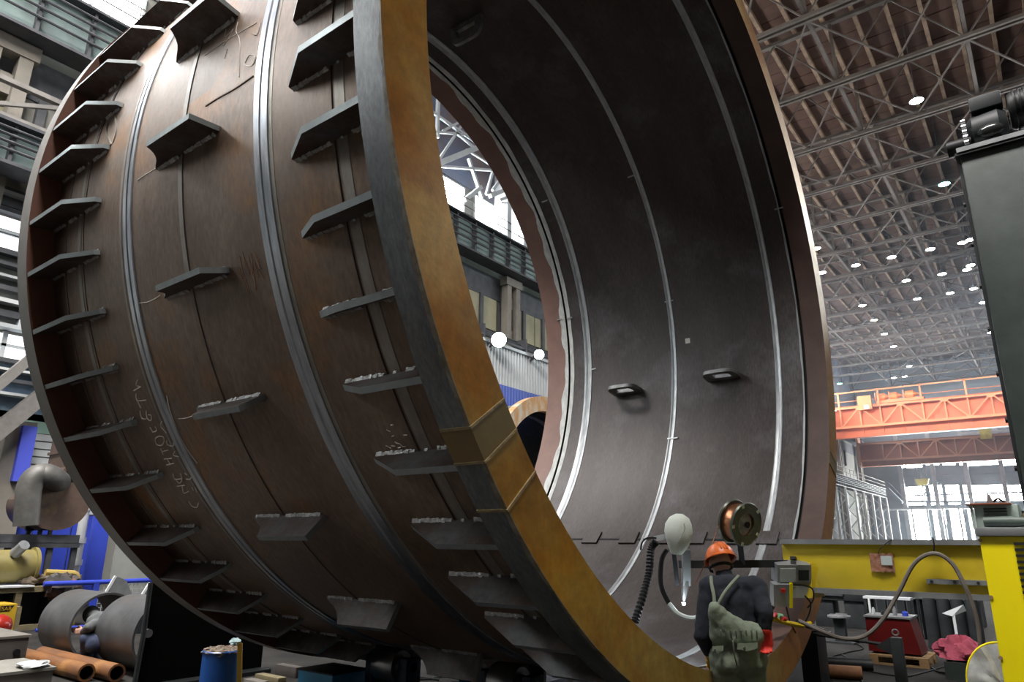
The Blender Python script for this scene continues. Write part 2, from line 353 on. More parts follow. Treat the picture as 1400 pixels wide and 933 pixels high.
for j in range(8): strip('girt_post', 7.7, 9.9, 1.3+1.35*j, 1.42+1.35*j, m_darksteel if j % 2 else m_palegrey, 0.3)
# columns of the side wall
def make_column(y):
    c = root('wall_column', (WX+0.5, y, 0), '', 'column', 'steel columns along the side wall')
    for s_ in (-0.42, 0.42): obj('column_leg', MB().box(WX+0.3, WX+0.75, y+s_-0.19, y+s_+0.19, 0, 16.6), m_pale, c)
    for j in range(9): obj('batten', MB().box(WX+0.35, WX+0.5, y-0.3, y+0.3, 0.8+2.0*j, 1.5+2.0*j), m_pale, c)
    obj('column_head', MB().box(WX+0.3, WX+0.8, y-0.75, y+0.75, 16.1, 16.6), m_pale, c)
    return c
c0 = make_column(4.9); cols = [c0]
for k in range(1, 10): c = copy_tree(c0); c.location.y = 4.9 + 12.75*k; cols.append(c)
for c in cols: c['label'] = 'pale steel wall column of two legs under the crane runway girder'
c0['label'] = 'pale steel wall column rising behind the short teal girder'
wbr = root('wind_bracing', (WX+1.2, 30, 19), 'pale steel wind bracing above the high daylight windows', 'bracing')
X2 = WX + 1.2
for (xa, ya, xb, yb, w_) in ((20,225,300,247,.12), (40,432,450,464,.13), (20,425,360,287,.30), (225,385,308,628,.16), (390,395,333,605,.14), (40,-40,35,260,.16), (60,-10,160,80,.2), (5,105,370,355,.14), (70,218,215,140,.13), (40,400,205,150,.12), (355,614,500,556,.24), (410,640,520,600,.18), (420,655,545,668,.10), (210,330,430,470,.10), (300,560,200,640,.22), (440,480,370,580,.16), (100,60,240,-20,.13), (150,230,260,320,.12)):
    obj('brace', MB().bar(at(590+xa/4.444, 130+ya/4.444, 'x', X2), at(590+xb/4.444, 130+yb/4.444, 'x', X2), w_), m_palegrey, wbr)
for y in (29.2, 30.8): obj('upright', MB().box(WX+0.3, WX+1.3, y-0.2, y+0.2, 18.7, 25.5), m_palegrey, wbr)
m_strut = mat('strut_grey', (0.26, 0.245, 0.23), (0.17, 0.16, 0.15), 0.6, scale=2)
def wall_brace(name, a, b_, w, lab, grp=None):
    return thing(name, MB().bar(a, b_, w), m_strut, lab, 'brace', grp)
wall_brace('sloping_strut', at(-55, 632, 'x', -22.9), at(75, 527, 'x', -22.9), 0.42, 'thick grey strut sloping up along the side wall')
wall_brace('sloping_strut', at(-30, 550, 'x', -22.6), at(60, 475, 'x', -22.6), 0.26, 'thinner pale strut sloping up above the thick grey strut')

# ---- crane runway girder with stiffeners, pipes and handrail
def runway(name, x, z0, z1, y0, y1, lab, step=1.5, m=None, rail=True):
    m = m or m_teal
    g = root(name, (x, (y0+y1)/2, z0), lab, 'girder')
    obj('web', MB().box(x-0.05, x+0.05, y0, y1, z0, z1), m, g)
    obj('lower_flange', MB().box(x-0.5, x+0.45, y0, y1, z0-0.1, z0), m_darksteel, g)
    obj('upper_flange', MB().box(x-0.5, x+0.45, y0, y1, z1, z1+0.1), m_darksteel, g)
    sm = MB().box(0.05, 0.32, -0.05, 0.05, z0, z1).mesh('stiffener', m_darksteel)
    n = int((y1-y0)/step)
    for i in range(n):
        o = obj('stiffener', sm, None, g, False); o.location = (0, y0+step*(i+0.5)-(y0+y1)/2, -z0)
    for zz in (0.3, 0.5, 0.68, 0.85):
        obj('pipe', MB().cyl((x+0.38, y0, z0+(z1-z0)*zz), (x+0.38, y1, z0+(z1-z0)*zz), 0.045, n=6), m_darksteel, g)
    rl = MB()
    for zz in (0.55, 1.05): rl.cyl((x+0.4, y0, z1+zz), (x+0.4, y1, z1+zz), 0.03, n=6)
    for i in range(int((y1-y0)/2.0)): rl.cyl((x+0.4, y0+2.0*i, z1), (x+0.4, y0+2.0*i, z1+1.05), 0.025, n=5)
    if rail: obj('handrail', rl, m_truss, g)
    return g
runway('crane_runway', WX+1.0, 16.75, 18.5, -6, 120, 'long grey green crane runway girder with stiffeners, pipes and handrail')
runway('lower_runway', WX+1.35, 12.1, 13.3, -6, 24, 'short teal lower girder on the side wall above the low windows', rail=False)
# bracing lattice just over the lower girder
lt = root('lattice_frame', (WX+1.65, 9, 13.4), 'white lattice frame standing on the short teal girder', 'frame')
for j in range(6):
    y = 2+2.2*j
    obj('lattice_bar', MB().bar((WX+1.65, y, 13.55), (WX+1.65, y+2.2, 14.5), 0.12), m_strut, lt)
    obj('lattice_post', MB().bar((WX+1.65, y, 13.42), (WX+1.65, y, 14.6), 0.14), m_strut, lt)
obj('lattice_rail', MB().box(WX+1.55, WX+1.75, 2, 15.2, 14.5, 14.65), m_strut, lt)
obj('lattice_rail', MB().box(WX+1.55, WX+1.75, 2, 15.2, 13.4, 13.52), m_strut, lt)

# ---- tall clad enclosure (white over blue ribs) seen through the ring
ce = root('clad_enclosure', (-22.2, 44, 0), 'tall corrugated enclosure, white above and blue below, behind the ring', 'enclosure')
def ribs(z0, z1, m, name):
    b = MB()
    for j in range(150):
        y = 25 + 0.25*j; b.add([(-22.0, y, z0), (-21.92, y+0.06, z0), (-21.92, y+0.15, z0), (-22.0, y+0.21, z0), (-22.0, y+0.25, z0), (-22.0, y, z1), (-21.92, y+0.06, z1), (-21.92, y+0.15, z1), (-22.0, y+0.21, z1), (-22.0, y+0.25, z1)], [(i, i+1, i+6, i+5) for i in range(4)])
    o = obj(name, b, m, ce); o['kind'] = 'stuff'; return o
ribs(9.6, 11.6, m_white, 'white_ribs'); ribs(0, 9.6, m_bluewall, 'blue_ribs')
obj('core_wall', MB().box(-23.2, -22.01, 25, 62.5, 0, 11.55), m_palegrey, ce)
obj('roof_gutter', MB().box(-23.2, -21.8, 25, 62.5, 11.6, 11.75), m_palegrey, ce)
pr = root('pipe_rack', (-22.3, 40, 11.75), 'row of pipes running over the clad enclosure', 'pipes')
for zz, xx in ((11.95, -21.9), (12.2, -22.2), (12.45, -22.5)): obj('pipe', MB().cyl((xx, 25, zz), (xx, 62, zz), 0.08, n=8), m_darksteel, pr)
for j in range(10): obj('pipe_support', MB().box(-22.7, -21.8, 26+3.6*j, 26.12+3.6*j, 11.75, 12.5), m_darksteel, pr)
# two floodlights over the enclosure
m_flood = emit('flood', (0.9, 1.0, 1.0), P_FLOOD)
for (px, py, s_, lab) in ((682, 465, 1.0, 'large blazing floodlight above the clad enclosure'), (737, 485, 0.7, 'smaller blazing floodlight over the clad enclosure')):
    p = at(px, py, 'x', -21.3)
    r = root('floodlight', p, lab, 'floodlight')
    d = (EYE - p).normalized()
    obj('housing', MB().lathe([(-0.35*s_, 0.12*s_), (-0.3*s_, 0.25*s_), (0, 0.42*s_), (0.03, 0.43*s_), (0.03, 0.38*s_)], p, d, n=24), m_lampoff, r)
    obj('lens', MB().lathe([(0.0, 0.0001), (0.0, 0.4*s_)], p, d, n=24), m_flood, r)
    obj('bracket', MB().bar(p + Vector((-0.3, 0, 0)), p + Vector((-0.6, 0, -0.3)), 0.08), m_lampoff, r)

# ---- bridge cranes far down the hall
def crane(name, y, zt, zb, panel, x0, x1, cols, lab, trolley, rail, low):
    mw, mc = cols
    c = root(name, ((x0+x1)/2, y, zb), lab, 'bridge crane')
    obj('main_girder', MB().box(x0, x1, y+0.9, y+1.5, zb-low, zt-0.05), mw, c)
    obj('girder_flange', MB().box(x0, x1, y+0.7, y+1.7, zb-low-0.1, zb-low), mw, c)
    obj('top_chord', MB().box(x0, x1, y-0.15, y+0.15, zt-0.16, zt+0.12), mc, c)
    obj('bottom_chord', MB().box(x0, x1, y-0.15, y+0.15, zb-0.14, zb+0.14), mc, c)
    obj('walkway', MB().box(x0, x1, y-0.3, y+0.95, zt+0.1, zt+0.16), mw, c)
    n = int((x1-x0)/panel); h = panel/2
    obj('end_carriage', MB().box(x0-0.9, x0+0.2, y-1.2, y+2.4, 18.62, 19.3), mc, c); obj('end_carriage', MB().box(x0-0.1, x0+0.2, y-0.2, y+1.5, zb-low, 19.2), mc, c)
    for i in range(n):
        xa = x1 - panel*(i+1)
        obj('diagonal', MB().bar((xa, y, zb), (xa+h, y, zt), 0.16), mc, c); obj('diagonal', MB().bar((xa+h, y, zt), (xa+panel, y, zb), 0.16), mc, c)
        obj('post', MB().bar((xa, y, zb), (xa, y, zt), 0.15), mc, c); obj('post', MB().bar((xa+h, y, zb), (xa+h, y, zt), 0.15), mc, c)
        obj('gusset_plate', MB().prism([(xa+h-0.55, y-0.1, zt), (xa+h+0.55, y-0.1, zt), (xa+h+0.3, y-0.1, zt-0.4), (xa+h-0.3, y-0.1, zt-0.4)], (0, 1, 0), 0.05), mc, c)
        obj('stiffener', MB().box(xa+h-0.05, xa+h+0.05, y+0.75, y+0.9, zb-low, zt-0.1), mw, c); obj('stiffener', MB().box(xa-0.05, xa+0.05, y+0.75, y+0.9, zb-low, zt-0.1), mw, c)
    if rail:
        for i in range(n+1): obj('rail_post', MB().box(x1-panel*i-0.1, x1-panel*i+0.1, y-0.25, y-0.1, zt, zt+2.1), mc, c)
        obj('hand_rail', MB().box(x0, x1, y-0.25, y-0.12, zt+1.9, zt+2.05), mc, c); obj('hand_rail', MB().cyl((x0, y+0.9, zt+1.0), (x1, y+0.9, zt+1.0), 0.05, n=6), mc, c)
    if trolley:
        tx0, tx1 = trolley
        t = obj('trolley_frame', MB().box(tx0, tx1, y+0.2, y+1.6, zt+0.25, zt+0.6), mc, c)
        for f_ in (0.12, 0.38, 0.72): obj('hoist_motor', MB().lathe([(-0.5, 0.0001), (-0.5, 0.4), (-0.3, 0.5), (0.4, 0.5), (0.55, 0.3), (0.8, 0.2), (0.8, 0.0001)], (tx0+(tx1-tx0)*f_, y+0.6, zt+1.05), (1, 0, 0), n=14), mc, t)
        for f_ in (0.0, 0.3, 0.6, 0.95): obj('trolley_post', MB().bar((tx0+(tx1-tx0)*f_, y+0.1, zt+0.5), (tx0+(tx1-tx0)*f_, y+0.1, zt+1.6), 0.12), mc, t)
        obj('trolley_rail', MB().bar((tx0, y+0.1, zt+1.0), (tx1, y+0.1, zt+1.0), 0.09), mc, t)
    return c
m_or = mat('crane_orange', (0.90, 0.17, 0.035), (0.74, 0.13, 0.03), 0.5, scale=0.4); m_or2 = mat('crane_orange_light', (1.0, 0.32, 0.12), (0.92, 0.26, 0.09), 0.5, scale=0.4)
m_br = mat('crane_brown', (0.46, 0.17, 0.10), (0.36, 0.13, 0.08), 0.6, scale=0.4); m_br2 = mat('crane_brown_light', (0.66, 0.32, 0.2), (0.58, 0.27, 0.17), 0.6, scale=0.4)
pz = at(1354.5, 539, 'y', 98.0)
ck = crane('bridge_crane', 98.0, 19.0, 16.45, 4.75, -22.4, pz.x+2.375+4.75, (m_or, m_or2), 'bright orange bridge crane with lattice walkway girder and trolley', (at(1196, 540, 'y', 98).x, at(1262, 540, 'y', 98).x), True, 1.15)
a_ = at(1172, 543, 'y', 97.6); b_ = at(1193, 560, 'y', 97.6)
obj('cabinet', MB().box(a_.x, b_.x, 97.3, 97.7, b_.z, a_.z), m_or2, ck)
obj('notice', MB().box(b_.x-0.9, b_.x-0.3, 97.25, 97.29, b_.z+0.05, b_.z+0.6), m_white, ck)
pz2 = at(1331, 597, 'y', 114.0)
c2 = crane('bridge_crane', 114.0, 16.2, 13.75, 4.55, -22.4, pz2.x+2.275+4.55, (m_br, m_br2), 'dull brown bridge crane beyond the bright orange crane', None, False, 0.7)
a_ = at(1338, 585, 'y', 113.4); b_ = at(1357, 600, 'y', 113.4)
s_ = obj('capacity_sign', MB().box(a_.x, b_.x, 113.2, 113.3, b_.z, a_.z), mat('sign_yellow', (0.75, 0.62, 0.12), (0.5, 0.42, 0.12), 0.6, scale=1.5, detail=8), c2)
obj('sign_rail', MB().box(a_.x-2.2, b_.x+3.2, 113.3, 113.4, (a_.z+b_.z)/2, (a_.z+b_.z)/2+0.3), m_palegrey, c2)
obj('hook_block', MB().box(at(1228, 590, 'y', 114).x-0.4, at(1228, 590, 'y', 114).x+0.4, 113.6, 114.4, at(1228, 590, 'y', 114).z, at(1228, 578, 'y', 114).z), m_darksteel, c2)
# yellow hook block hanging from the brown crane
HKY = 115.2; hk = at(1261, 660, 'y', HKY); hr = root('crane_hook', (hk.x, HKY, hk.z-1.6), 'small yellow hook block hanging in front of the end windows', 'crane hook')
obj('sheave_block', MB().prism([(hk.x-0.9, HKY, hk.z+0.5), (hk.x+0.9, HKY, hk.z+0.5), (hk.x+0.6, HKY, hk.z-0.4), (hk.x-0.6, HKY, hk.z-0.4)], (0, 1, 0), 0.6), mat('hook_yellow', (0.75, 0.65, 0.2), rough=0.6), hr)
obj('hook', MB().tube(spline([(hk.x, HKY, hk.z-0.4), (hk.x, HKY, hk.z-0.9), (hk.x+0.3, HKY, hk.z-1.2), (hk.x, HKY, hk.z-1.55), (hk.x-0.35, HKY, hk.z-1.2)], 5), 0.12, n=6), m_palegrey, hr)
for dx in (-0.6, -0.2, 0.2, 0.6): obj('rope', MB().cyl((hk.x+dx, HKY, hk.z+0.5), (hk.x+dx, HKY, 12.95), 0.04, n=5), m_darksteel, hr)

# ---- lattice columns and low runway at the far left of the hall
fr_ = runway('far_runway', -20.5, 8.6, 9.8, 70, 118, 'dark lattice girder on white columns far down the hall', 1.2, m_palegrey)
def lattice_col(y):
    c = root('lattice_column', (-20.5, y, 0), '', 'column', 'white lattice columns far down the hall')
    for dx in (-0.5, 0.5): obj('column_leg', MB().box(-20.5+dx-0.12, -20.5+dx+0.12, y-0.12, y+0.12, 0, 8.5), m_white, c)
    for j in range(7):
        z = 0.3+1.15*j; s_ = 0.5 if j % 2 else -0.5
        obj('lacing_bar', MB().bar((-20.5-s_, y, z), (-20.5+s_, y, z+1.15), 0.1), m_white, c)
    return c
l0 = lattice_col(72.0); lcs = [l0]
for k in range(1, 10): c = copy_tree(l0); c.location.y = 72 + 5*k; lcs.append(c)
for c in lcs: c['label'] = 'white lattice column under the far dark girder'
# pale stair down from a platform by the end wall
st = root('platform_stair', (-19.5, 120, 0), 'grey stair and railing by the end wall windows', 'stair')
a_ = at(1214, 668, 'y', 121); b_ = at(1234, 688, 'y', 121)
obj('stringer', MB().bar(a_, b_, 0.3), m_endwall, st); obj('rail', MB().bar(a_ + Vector((0, 0, 1)), b_ + Vector((0, 0, 1)), 0.12), m_endwall, st)
obj('platform', MB().box(at(1200, 692, 'y', 121).x, at(1345, 692, 'y', 121).x, 120.5, 121.5, 6.9, 7.15), m_palegrey, st)
for j in range(9):
    x = at(1205, 692, 'y', 121).x + 2.0*j; obj('support_post', MB().box(x-0.12, x+0.12, 120.9, 121.1, 0, 6.9), m_palegrey, st)
# ================================================================== THE BIG RING SECTION
# measured in units where the rim radius is 3.5; the whole ring is built at KS times that size
KS = 1.2; EYE35 = Vector((0, 0, 1.65))
CX, CY, CZ = -1.814, 4.963, 4.097            # centre of the near face; axis runs along -x
RF, RS, RI = 3.500, 3.334, 3.236; LEN = 3.811; TF = 0.166
DB = (CX - LEN/2, CY, CZ - RF); AZ = RF      # base point and height of the axis above it
def dl(t, R, th): th = math.radians(th); return Vector((LEN/2 - t, -R*math.cos(th), AZ + R*math.sin(th)))      # local point
def on_cyl(px, py, R, far=False):
    d = ray(px, py); o = EYE35 - Vector((CX, CY, CZ)); A = d.y**2 + d.z**2; B = 2*(d.y*o.y + d.z*o.z); C_ = o.y**2 + o.z**2 - R*R
    D = max(B*B - 4*A*C_, 0); l = (-B + (1 if far else -1)*math.sqrt(D))/2/A; return EYE35 + d*l
m_shell = mat('shell_outside', (0.13, 0.080, 0.052), (0.215, 0.155, 0.115), 0.40, metal=0.35, scale=1.6, detail=8, lo=0.3, hi=0.7, stretch=(2.2, 0.8, 1), cyl=AZ, bump=0.12, bscale=14, col3=(0.29, 0.13, 0.035), scale3=1.3, lo3=0.54, hi3=0.74, rough2=0.5, fine=0.30, fscale=11, fstretch=(3.5, 1.2, 1))
m_in = mat('shell_inside', (0.025, 0.0175, 0.0155), (0.055, 0.043, 0.040), 0.5, metal=0.2, scale=1.0, detail=9, lo=0.3, hi=0.72, stretch=(2.6, 0.7, 1), cyl=AZ, bump=0.08, bscale=14, col3=(0.11, 0.105, 0.11), scale3=0.9, lo3=0.52, hi3=0.78, fine=0.45, fscale=9, fstretch=(6, 1.2, 1))
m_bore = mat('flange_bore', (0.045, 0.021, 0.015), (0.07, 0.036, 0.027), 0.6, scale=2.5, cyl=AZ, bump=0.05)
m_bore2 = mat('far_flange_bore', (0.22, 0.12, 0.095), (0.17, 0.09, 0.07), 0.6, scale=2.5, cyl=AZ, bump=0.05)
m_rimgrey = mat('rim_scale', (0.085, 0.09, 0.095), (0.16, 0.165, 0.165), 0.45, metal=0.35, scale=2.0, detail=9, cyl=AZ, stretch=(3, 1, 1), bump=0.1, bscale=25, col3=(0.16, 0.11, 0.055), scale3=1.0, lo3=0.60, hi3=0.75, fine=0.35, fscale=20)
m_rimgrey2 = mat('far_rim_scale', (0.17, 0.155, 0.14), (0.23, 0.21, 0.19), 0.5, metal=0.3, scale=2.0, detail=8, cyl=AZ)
m_ochre = mat('ochre_rust', (0.36, 0.145, 0.012), (0.40, 0.27, 0.075), 0.30, metal=0.3, scale=0.8, detail=9, lo=0.44, hi=0.62, fine=0.25, fscale=14, bump=0.05, bscale=40, col3=(0.27, 0.10, 0.012), scale3=2.2, lo3=0.5, hi3=0.75, rough2=0.42)
m_redinner = mat('red_brown_face', (0.10, 0.035, 0.02), (0.14, 0.055, 0.03), 0.7, scale=2)
m_gap = mat('groove_black', (0.008, 0.008, 0.008), rough=0.8)
m_gus = mat('plate_steel', (0.055, 0.037, 0.03), (0.10, 0.07, 0.056), 0.45, metal=0.35, scale=3, detail=8, bump=0.06, col3=(0.10, 0.105, 0.11), scale3=3, lo3=0.45, hi3=0.7, fine=0.4, fscale=18)
m_cut = mat('plate_cut_edge', (0.30, 0.33, 0.33), (0.22, 0.24, 0.24), 0.45, metal=0.5, scale=8)
m_weld = mat('weld_metal', (0.44, 0.44, 0.43), (0.20, 0.19, 0.18), 0.45, metal=0.6, scale=25, bump=0.6, bscale=60)
m_ground = mat('ground_steel', (0.52, 0.54, 0.58), (0.32, 0.34, 0.37), 0.3, metal=0.95, scale=9, detail=8, cyl=AZ, stretch=(3, 0.5, 1), bump=0.05)
m_seam = mat('seam_strip', (0.30, 0.27, 0.23), (0.20, 0.175, 0.15), 0.42, metal=0.55, scale=6, cyl=AZ, stretch=(2, 0.7, 1), bump=0.15)
m_inseam = mat('inside_seam', (0.42, 0.44, 0.45), (0.28, 0.29, 0.30), 0.42, metal=0.6, scale=9, cyl=AZ, stretch=(3, 0.6, 1), bump=0.1)
m_whiteprimer = mat('pale_chalky_edge', (0.62, 0.64, 0.62), (0.40, 0.41, 0.40), 0.6, scale=6, cyl=AZ, stretch=(3, 1, 1))

DBW = EYE + (Vector(DB) - EYE35)*KS
drum = root('steel_ring_section', DBW, 'huge rusty steel cylinder section lying on its side with gusset plates and ochre rim', 'cylinder')
drum.scale = (KS, KS, KS)
AX0 = Vector((LEN/2, 0, AZ)); AXD = (-1, 0, 0); SEG = 288
def ring(name, prof, m, parent=drum, mis=None, n=SEG, closed=True):
    return obj(name, MB().lathe(prof, AX0, AXD, n=n, closed=closed, mis=mis), m, parent, False)
G0, G1 = 0.215, 0.245; H0, H1 = 3.425, 3.455
# shell: one continuous wall, outside and inside surfaces; small steps so that the bore grooves read as dark slots
ring('shell', [(G1, RI), (G1, RI+0.05), (G0+0.003, RI+0.05), (G0+0.003, RS), (LEN-TF, RS), (H1-0.003, RS), (H1-0.003, RI+0.05), (H0, RI+0.05), (H0, RI)],
     [m_shell, m_in, m_gap], mis=[2, 2, 2, 0, 0, 2, 2, 2, 1])
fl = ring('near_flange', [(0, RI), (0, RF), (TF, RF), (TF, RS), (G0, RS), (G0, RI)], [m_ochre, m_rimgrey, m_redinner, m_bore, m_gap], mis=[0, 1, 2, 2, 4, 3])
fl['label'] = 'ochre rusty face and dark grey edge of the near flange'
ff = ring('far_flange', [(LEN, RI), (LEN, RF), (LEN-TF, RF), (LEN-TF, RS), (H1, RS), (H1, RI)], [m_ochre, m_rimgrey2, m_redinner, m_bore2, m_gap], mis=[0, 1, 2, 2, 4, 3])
# welded insert in the near flange, slightly proud, with its two weld seams
def arc_part(name, prof, m, th0, th1, n, parent=drum, mis=None):
    b = MB(); k = len(prof); vs = []
    for i in range(n+1):
        th = th0 + (th1-th0)*i/n
        for (t, R) in prof: vs.append(dl(t, R, th))
    b.add(vs, [], 0)
    for i in range(n):
        for j in range(k):
            j2 = (j+1) % k; b.f.append((i*k+j, i*k+j2, (i+1)*k+j2, (i+1)*k+j)); b.m.append(mis[j] if mis else 0); b.s.append(False)
    b.f += [tuple(range(k)), tuple(reversed(range(n*k, n*k+k)))]; b.m += [0, 0]; b.s += [False, False]
    return obj(name, b, m, parent, False)
m_insert = mat('flange_insert', (0.17, 0.115, 0.045), (0.22, 0.15, 0.05), 0.5, metal=0.3, scale=3)
PI_ = [(-0.003, RI+0.004), (-0.003, RF+0.004), (TF-0.003, RF+0.004), (TF-0.003, RF-0.05), (0.02, RF-0.05), (0.02, RI+0.004)]
arc_part('flange_insert', PI_, m_insert, -37.5, -34.95, 6, fl)
PW = [(-0.007, RI+0.004), (-0.007, RF+0.009), (TF-0.003, RF+0.009), (TF-0.003, RF-0.03), (0.02, RF-0.03), (0.02, RI+0.004)]
m_fweld = mat('flange_weld', (0.30, 0.22, 0.10), (0.18, 0.13, 0.07), 0.5, scale=20, bump=0.5)
for th in (-34.9, -37.5, -41.4, -150.0, -152.6): arc_part('flange_weld', PW, m_fweld, th-0.09, th+0.09, 1, fl)
arc_part('flange_insert', PI_, m_insert, -152.5, -150.1, 6, fl)
# outside bands and seams
def band(name, t, w, h, m, R=RS, groove=True):
    p = [(t-w/2, R-0.004), (t-w/2+0.004, R+h), (t-0.010, R+h), (t-0.004, R+h-0.006), (t+0.006, R+h-0.006), (t+0.012, R+h), (t+w/2-0.004, R+h), (t+w/2, R-0.004)]
    if not groove: p = [(t-w/2, R-0.004), (t-w/2+0.004, R+h), (t+w/2-0.004, R+h), (t+w/2, R-0.004)]
    return ring(name, p, m, closed=False)
band('ground_weld_band', 1.070, 0.125, 0.008, m_ground); band('ground_weld_band', 2.503, 0.105, 0.008, m_ground)
band('rubbed_band', 1.00, 0.05, 0.002, m_seam, groove=False); band('rubbed_band', 2.60, 0.035, 0.002, m_seam, groove=False)
band('seam_strip', 0.462, 0.075, 0.003, m_seam, groove=False); band('weld_line', 0.515, 0.012, 0.006, m_gus, groove=False)
band('weld_line', 1.838, 0.010, 0.005, m_gus, groove=False); band('seam_strip', 3.20, 0.055, 0.003, m_seam, groove=False); band('weld_line', 3.14, 0.010, 0.004, m_gus, groove=False)
band('weld_line', 3.42, 0.010, 0.004, m_gus, groove=False)
def patch_strip(t, w, th0, th1, m, name='rubbed_patch'): return arc_part(name, [(t-w/2, RS-0.003), (t-w/2, RS+0.003), (t+w/2, RS+0.003), (t+w/2, RS-0.003)], m, th0, th1, max(2, int(abs(th1-th0))))
patch_strip(1.86, 0.05, -18, 8, m_seam)
# inside seams: raised inwards
def inband(t, w, h, m):
    return ring('inside_weld', [(t-w/2, RI+0.004), (t-w/2+0.003, RI-h), (t-0.012, RI-h), (t-0.006, RI-h+0.004), (t+0.006, RI-h+0.004), (t+0.012, RI-h), (t+w/2-0.003, RI-h), (t+w/2, RI+0.004)], m, closed=False)
inband(0.528, 0.075, 0.007, m_inseam); inband(1.833, 0.075, 0.007, m_inseam); inband(3.126, 0.115, 0.008, m_inseam)
def ragged(name, t, w, side, m, amp=0.03):
    b = MB(); n = 420; rr = random.Random(name + str(t)); vs = []; ph = [rr.uniform(0, 6) for _ in range(6)]
    for i in range(n):
        th = 360*i/n; e = w + amp*(0.5*math.sin(th*0.31+ph[0]) + 0.3*math.sin(th*0.83+ph[1]) + 0.08*rr.uniform(-1, 1))
        for (tt, R) in ((t, RI+0.003), (t, RI-0.004), (t+side*e, RI-0.004), (t+side*e, RI+0.003)): vs.append(dl(tt, R, th))
    b.add(vs, [], 0)
    for i in range(n):
        i2 = (i+1) % n
        for j in range(3): b.f.append((i*4+j, i*4+j+1, i2*4+j+1, i2*4+j)); b.m.append(0); b.s.append(False)
    return obj(name, b, m, drum, False)
ragged('ground_edge', H0-0.002, 0.06, -1, m_whiteprimer, 0.008); ragged('ground_edge', H1+0.002, 0.07, 1, m_whiteprimer, 0.045)
ragged('ground_edge', G1+0.002, 0.018, 1, m_inseam, 0.008)

# flaked edge where the ochre face meets the grey rim
b = MB(); n = 900; rr = random.Random(31); vs = []; wv = 0.012
for i in range(n):
    th = 360*i/n; wv = min(max(wv + rr.uniform(-0.006, 0.006), 0.003), 0.026)
    for (tt, R) in ((-0.001, RF-0.002), (-0.001, RF+0.002), (wv, RF+0.002), (wv, RF-0.002)): vs.append(dl(tt, R, th))
b.add(vs, [], 0)
for i in range(n):
    i2 = (i+1) % n
    for j in range(3): b.f.append((i*4+j, i*4+j+1, i2*4+j+1, i2*4+j)); b.m.append(0); b.s.append(False)
obj('flaked_edge', b, mat('flaked_edge', (0.23, 0.20, 0.15), (0.10, 0.07, 0.03), 0.6, scale=12), fl, False)

# gusset plates: one mesh per kind, one object per plate
TH = 0.032
def gusset_mesh(poly, name):
    b = MB(); pts = [(LEN/2 - t, -R, 0) for (t, R) in poly]; k = len(pts)
    vs = [(x, y, -TH/2) for x, y, z in pts] + [(x, y, TH/2) for x, y, z in pts]
    b.add(vs, [tuple(range(k)), tuple(range(k, 2*k))], 0); b.add(vs, [(i, (i+1) % k, (i+1) % k+k, i+k) for i in range(k)], 1)
    return b.mesh(name, [m_gus, m_cut])
def weld_mesh(t0, t1, skips, seed):
    b = MB(); rr = random.Random(seed); n = int(abs(t1-t0)/0.02)
    for s_ in (-1, 1):
        for i in range(n):
            ta = t0 + (t1-t0)*i/n; tb = t0 + (t1-t0)*(i+1)/n; tm = (ta+tb)/2
            if any(abs(tm-q) < 0.03 for q in skips): continue
            h = 0.015 + rr.uniform(-0.003, 0.007); w = 0.014 + rr.uniform(-0.003, 0.005); z0 = s_*TH/2
            b.add([(LEN/2-ta, -RS+0.004, z0-s_*0.002), (LEN/2-ta, -RS-h, z0-s_*0.002), (LEN/2-ta, -RS+0.004, z0+s_*w), (LEN/2-tb, -RS+0.004, z0-s_*0.002), (LEN/2-tb, -RS-h*0.9, z0-s_*0.002), (LEN/2-tb, -RS+0.004, z0+s_*w*1.1)],
                  [(1, 4, 5, 2), (0, 1, 2), (3, 5, 4)])
    return b.mesh('weld_bead', m_weld)
GN = gusset_mesh([(TF, RS-0.01), (TF, RF-0.006), (0.545, RF-0.006), (0.80, RS+0.03), (0.815, RS-0.01)], 'near_gusset')
cv = [(2.140, RS-0.01), (2.135, RS+0.012), (2.085, RS+0.037), (2.030, RS+0.060), (1.985, RS+0.085), (1.950, RS+0.115), (1.925, RS+0.145), (1.905, RS+0.175)]
GM = gusset_mesh([(1.46, RS-0.01), (1.455, RF+0.008)] + list(reversed(cv)), 'bracket')
GF = gusset_mesh([(LEN-TF, RS-0.01), (LEN-TF, RF-0.006), (3.10, RF-0.006), (2.90, RS+0.035), (2.885, RS-0.01)], 'far_gusset')
WN = weld_mesh(TF+0.02, 0.80, (0.43, 0.51), 1); WM = weld_mesh(1.49, 2.12, (1.838,), 2); WF = weld_mesh(2.91, LEN-TF-0.02, (3.14, 3.23, 3.42), 3)
near_m = {-1: -5.6, -2: -11.9, -3: -18.44, -4: -25.0, -5: -31.18, -6: -37.9, -7: -44.9, -8: -51.6, -9: -58.0, 0: 0.77, -10: -64.3, -11: -70.3}
far_m = [14.4, 7.8, 1.8, -4.9, -11.1, -17.8, -24.2, -30.6, -37.3, -45.1, -51.4, -57.9, -64.5, -71.6]
mid_m = [7.9, -5.2, -18.75, -30.75, -43.9, -57.3, -72.4]
ST = 6.545
nth = [near_m.get(k, (near_m[0] + ST*k) if k > 0 else near_m[-11] + ST*(k+11)) for k in range(7, -17, -1)]
fth = [14.4 + ST*k for k in range(4, 0, -1)] + far_m + [-71.6 - ST*k for k in range(1, 6)]
mth = [7.9 + 13.09*k for k in range(2, 0, -1)] + mid_m + [-72.4 - 13.09*k for k in range(1, 3)]
